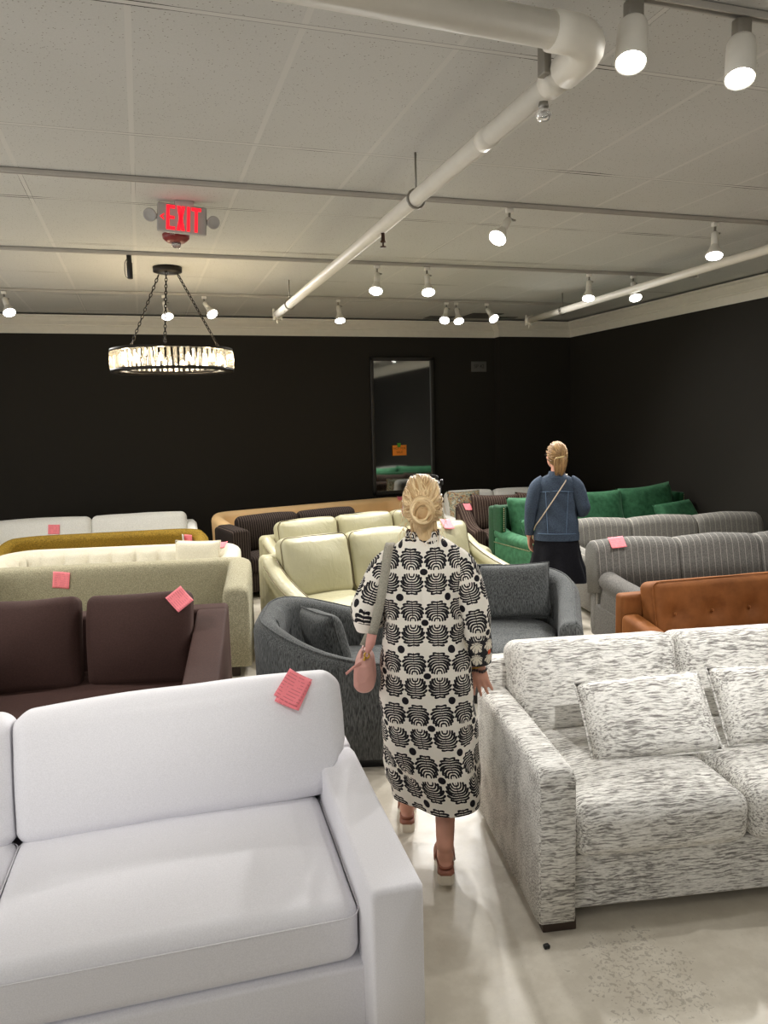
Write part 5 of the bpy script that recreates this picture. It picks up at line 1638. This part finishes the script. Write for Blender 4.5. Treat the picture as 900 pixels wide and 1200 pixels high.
# hair pulled to a clip
hc2 = np.array((-.004, -.008, 1.556)); starts = []
for k in range(200):
    ph = rs.uniform(-PI, PI); el = rs.uniform(-.35, 1.0)
    a = np.array([math.cos(ph) * math.sqrt(1 - el * el), math.sin(ph) * math.sqrt(1 - el * el), el])
    if a[1] > .4 and a[2] < .55: continue
    starts.append(a)
hp = [ellipsoid((0, -.016, 1.553), (.090, .094, .110))]
hp += strands(hc2, (.091, .102, .110), (.10, -1, -.25), starts, .0048, None, None, '', 8, .003, .004)
for k in range(70):
    x0 = rs.uniform(-.052, .052); L_ = rs.uniform(-.012, .03)
    p = [(.010 + x0 * .6, -.092 - .012 * rs.rand(), 1.545), (.008 + x0 * 1.1, -.106 - .01 * rs.rand(), 1.505), (.004 + x0 * 1.05, -.105, 1.455), (.0 + x0 * .7 + rs.uniform(-.008, .008), -.098, 1.395 - L_)]
    hp.append(tube(p, [.005, .006, .0052, .0015], 5))
hair = mk_hair('hair', [T(T(h, tuple(-np.array(H2))), H2, rz=T2 * .5) for h in hp], m_hair2, w2, 4)
prl = [ellipsoid((-.032 + .0108 * k, -.118 + .0006 * (k - 3) ** 2, 1.526 + .0022 * k), (.0066, .0066, .0078), 10, 8) for k in range(7)]
mk('hair_clip', T(merge(*[T(h, tuple(-np.array(H2))) for h in prl]), H2, rz=T2 * .5), plain('pearl', (236, 214, 160), .3), w2)
gs = []
for sg in (-1, 1):
    gs.append(tube([(sg * .071, .080, .004), (sg * .078, .03, .004), (sg * .078, -.01, .0)], .0018, 6))
    gs.append(tube([(sg * .034 + .026 * math.cos(a), .095, .0 + .02 * math.sin(a)) for a in np.linspace(0, 2 * PI, 17)[:-1]], .0018, 6, True))
gs.append(tube([(-.009, .098, .004), (.009, .098, .004)], .0018, 6))
mk('glasses', T(merge(*gs), H2, rz=T2), m_dark, w2)
# crossbody bag: strap over the right shoulder across the back
cb = empty('crossbody_bag', 'thin crossbody strap running diagonally over the back of the denim jacket, bag hidden in front', 'bag', wl((-.13, .18, .72), W2, A2), A2)
CB = np.array((-.13, .18, .72))
stp = [(.075, .05, 1.37), (.092, .0, 1.372), (.088, -.06, 1.352)] + [on_back(.086 - .27 * t, 1.335 - .42 * t, .007) for t in np.linspace(.05, 1, 12)] + [(-.205, -.02, .86), (-.20, .08, .82), (-.15, .165, .80)]
mk('strap', T(tube(stp, .0055, 6), tuple(-CB)), plain('pale strap', (196, 178, 156), .6), cb)
mk('body', T(soft_box((.16, .05, .12), .02, (3, 2, 3), 3), (0, 0, .04)), plain('tan bag leather', (150, 116, 84), .5), cb)
# ------------------------------------------------------------------ pink paper tags (placed on the upholstery they lie on)
def tag_mat():
    M = Mat('pink price tag paper')
    v = M.coord()
    sep = M.n('ShaderNodeSeparateXYZ'); M.l(v, sep.inputs[0])
    row = M.math('FRACT', M.math('MULTIPLY', sep.outputs[1], 74))
    ln = M.math('MULTIPLY', M.math('LESS_THAN', M.math('ABSOLUTE', M.math('SUBTRACT', row, .5)), .13), M.math('GREATER_THAN', M.noise(M.coord((60, 14, 1)), 1.0, 3), .47))
    inn = M.math('LESS_THAN', M.math('ABSOLUTE', sep.outputs[0]), .05)
    ln = M.math('MULTIPLY', ln, inn)
    M.set(Base_Color=M.mix(M.math('MULTIPLY', ln, .34), lin((246, 138, 146)), lin((120, 50, 66))), Roughness=.7)
    M.b.inputs['Specular IOR Level'].default_value = .2
    return M.m
m_tag = tag_mat()
m_paper = plain('white paper', (240, 238, 234), .8)
TAGS = []
TAGS = [
    ('price_tag', 'pink price tag with handwriting lying on the white linen sofa back cushion', 'price tag', (0.4866, 2.7122, 0.9034), (0.8740, 0.3623, 0.1144, -0.3030), 0.097, 0.124, 'double'),
    ('price_tag', 'pink price tag clipped to the corner of the dark brown velvet cushion', 'price tag', (0.1572, 4.5666, 0.8637), (0.7733, 0.4419, 0.2467, -0.3820), 0.119, 0.114, 'plain'),
    ('price_tag', 'pink price tag hanging on the back of the sage boucle sofa', 'price tag', (-0.6894, 6.5136, 0.6721), (0.6987, 0.7070, -0.0144, -0.1086), 0.130, 0.136, 'plain'),
    ('price_tag', 'pink price tag on the ivory sofa at far left', 'price tag', (-1.0326, 9.4023, 0.7297), (0.7948, 0.6059, 0.0170, -0.0308), 0.124, 0.111, 'plain'),
    ('price_tag', 'folded pink and white price tag on the rim of the mustard sofa', 'price tag', (0.4218, 8.2679, 0.6555), (0.6292, 0.6223, -0.3358, -0.3226), 0.130, 0.137, 'fold'),
    ('price_tag', 'pink price tag on the pillow of the cream tufted sofa', 'price tag', (0.6675, 7.2214, 0.7491), (0.9081, 0.2308, -0.1454, -0.3176), 0.108, 0.085, 'plain'),
    ('price_tag', 'pink price tag on the tan leather sofa under the wall mirror', 'price tag', (3.4537, 9.9902, 0.7887), (0.9873, 0.1284, -0.0146, -0.0925), 0.130, 0.140, 'plain'),
    ('price_tag', 'pink price tag on the cream leather sofa right of the blonde woman', 'price tag', (2.6985, 6.5212, 0.9047), (0.9614, 0.2700, 0.0470, 0.0248), 0.104, 0.140, 'plain'),
    ('price_tag', 'pink price tag on the arm of the brown striped sofa', 'price tag', (3.7734, 8.4455, 0.8045), (0.9416, 0.3328, 0.0435, 0.0259), 0.100, 0.110, 'plain'),
    ('price_tag', 'pink price tag on the dark grey pinstripe sofa', 'price tag', (3.6816, 5.2452, 0.8464), (0.9188, 0.3855, -0.0576, -0.0630), 0.130, 0.107, 'plain'),
]

for name_, label, cat, loc, quat, w, h, kind in TAGS:
    o = empty('price_tag', label, cat, loc, 0, 'pink price tags')
    o.rotation_mode = 'QUATERNION'; o.rotation_quaternion = quat
    n = 8
    V, F = [], []
    for i in range(n + 1):
        for j in range(n + 1):
            a, b = i / n - .5, j / n - .5
            V.append((a * w, b * h, .004 + .006 * (a * a) * 4 + .003 * b))
    for i in range(n):
        for j in range(n):
            q = i * (n + 1) + j
            F.append((q, q + n + 1, q + n + 2, q + 1))
    nv = len(V)
    V2 = V + [(x, y, z - .0012) for x, y, z in V]
    F2 = F + [tuple(reversed([k + nv for k in f])) for f in F]
    bd = [i * (n + 1) for i in range(n + 1)] + [n * (n + 1) + j for j in range(1, n + 1)] + [i * (n + 1) + n for i in range(n - 1, -1, -1)] + [j for j in range(n - 1, 0, -1)]
    for k in range(len(bd)):
        a, b = bd[k], bd[(k + 1) % len(bd)]
        F2.append((b, a, a + nv, b + nv))
    p = mk('paper', (np.array(V2), F2), m_tag, o)
    if kind == 'double':
        q = mk('back_sheet', T((np.array(V2), F2), (.008, -.014, -.003), rz=R(5)), m_tag, o)
    if kind == 'fold':
        mk('white_backing', T((np.array(V2) * np.array((.8, 1, 1)), F2), (-w * .55, .0, .012), ry=R(-28)), m_paper, o)
ck = empty('rubble_chip', 'tiny black chip on the floor by the tweed sofa foot', 'debris', (1.275, 2.205, 0))
mk('chip', T(wrinkle(soft_box((.022, .016, .014), .004, (2, 2, 2), 2), .003, 200, 3), (0, 0, .0075)), m_black, ck)

# ------------------------------------------------------------------ camera and exposure
Xc = (0.95162296, 0.06051038, -0.30125113); Yc = (-0.30628769, 0.10854406, -0.94573042); Zc = (-0.02452749, 0.9922483, 0.1218266)
cam = D.cameras.new('camera'); cam.sensor_fit = 'VERTICAL'; cam.sensor_height = 36; cam.lens = 880 / 1200 * 36; cam.clip_start = .05
co = D.objects.new('camera', cam); COL.objects.link(co)
m3 = Matrix((Xc, Yc, Zc))
co.matrix_world = Matrix.Translation((0, 0, 1.9)) @ m3.to_4x4()
SC.camera = co
wd = D.worlds.new('world'); SC.world = wd; wd.use_nodes = True
wd.node_tree.nodes['Background'].inputs[0].default_value = (.5, .5, .5, 1)
wd.node_tree.nodes['Background'].inputs[1].default_value = .05
vs = SC.view_settings
vs.view_transform = 'Standard'; vs.look = 'None'; vs.gamma = 1.0; vs.use_curve_mapping = False
vs.exposure = 0.0
cy = SC.cycles
cy.use_denoising = True
cy.max_bounces = 8; cy.diffuse_bounces = 5; cy.glossy_bounces = 3; cy.transmission_bounces = 4; cy.transparent_max_bounces = 12
cy.caustics_reflective = False; cy.caustics_refractive = False
cy.sample_clamp_indirect = 6.0
try: cy.use_light_tree = True
except Exception: pass
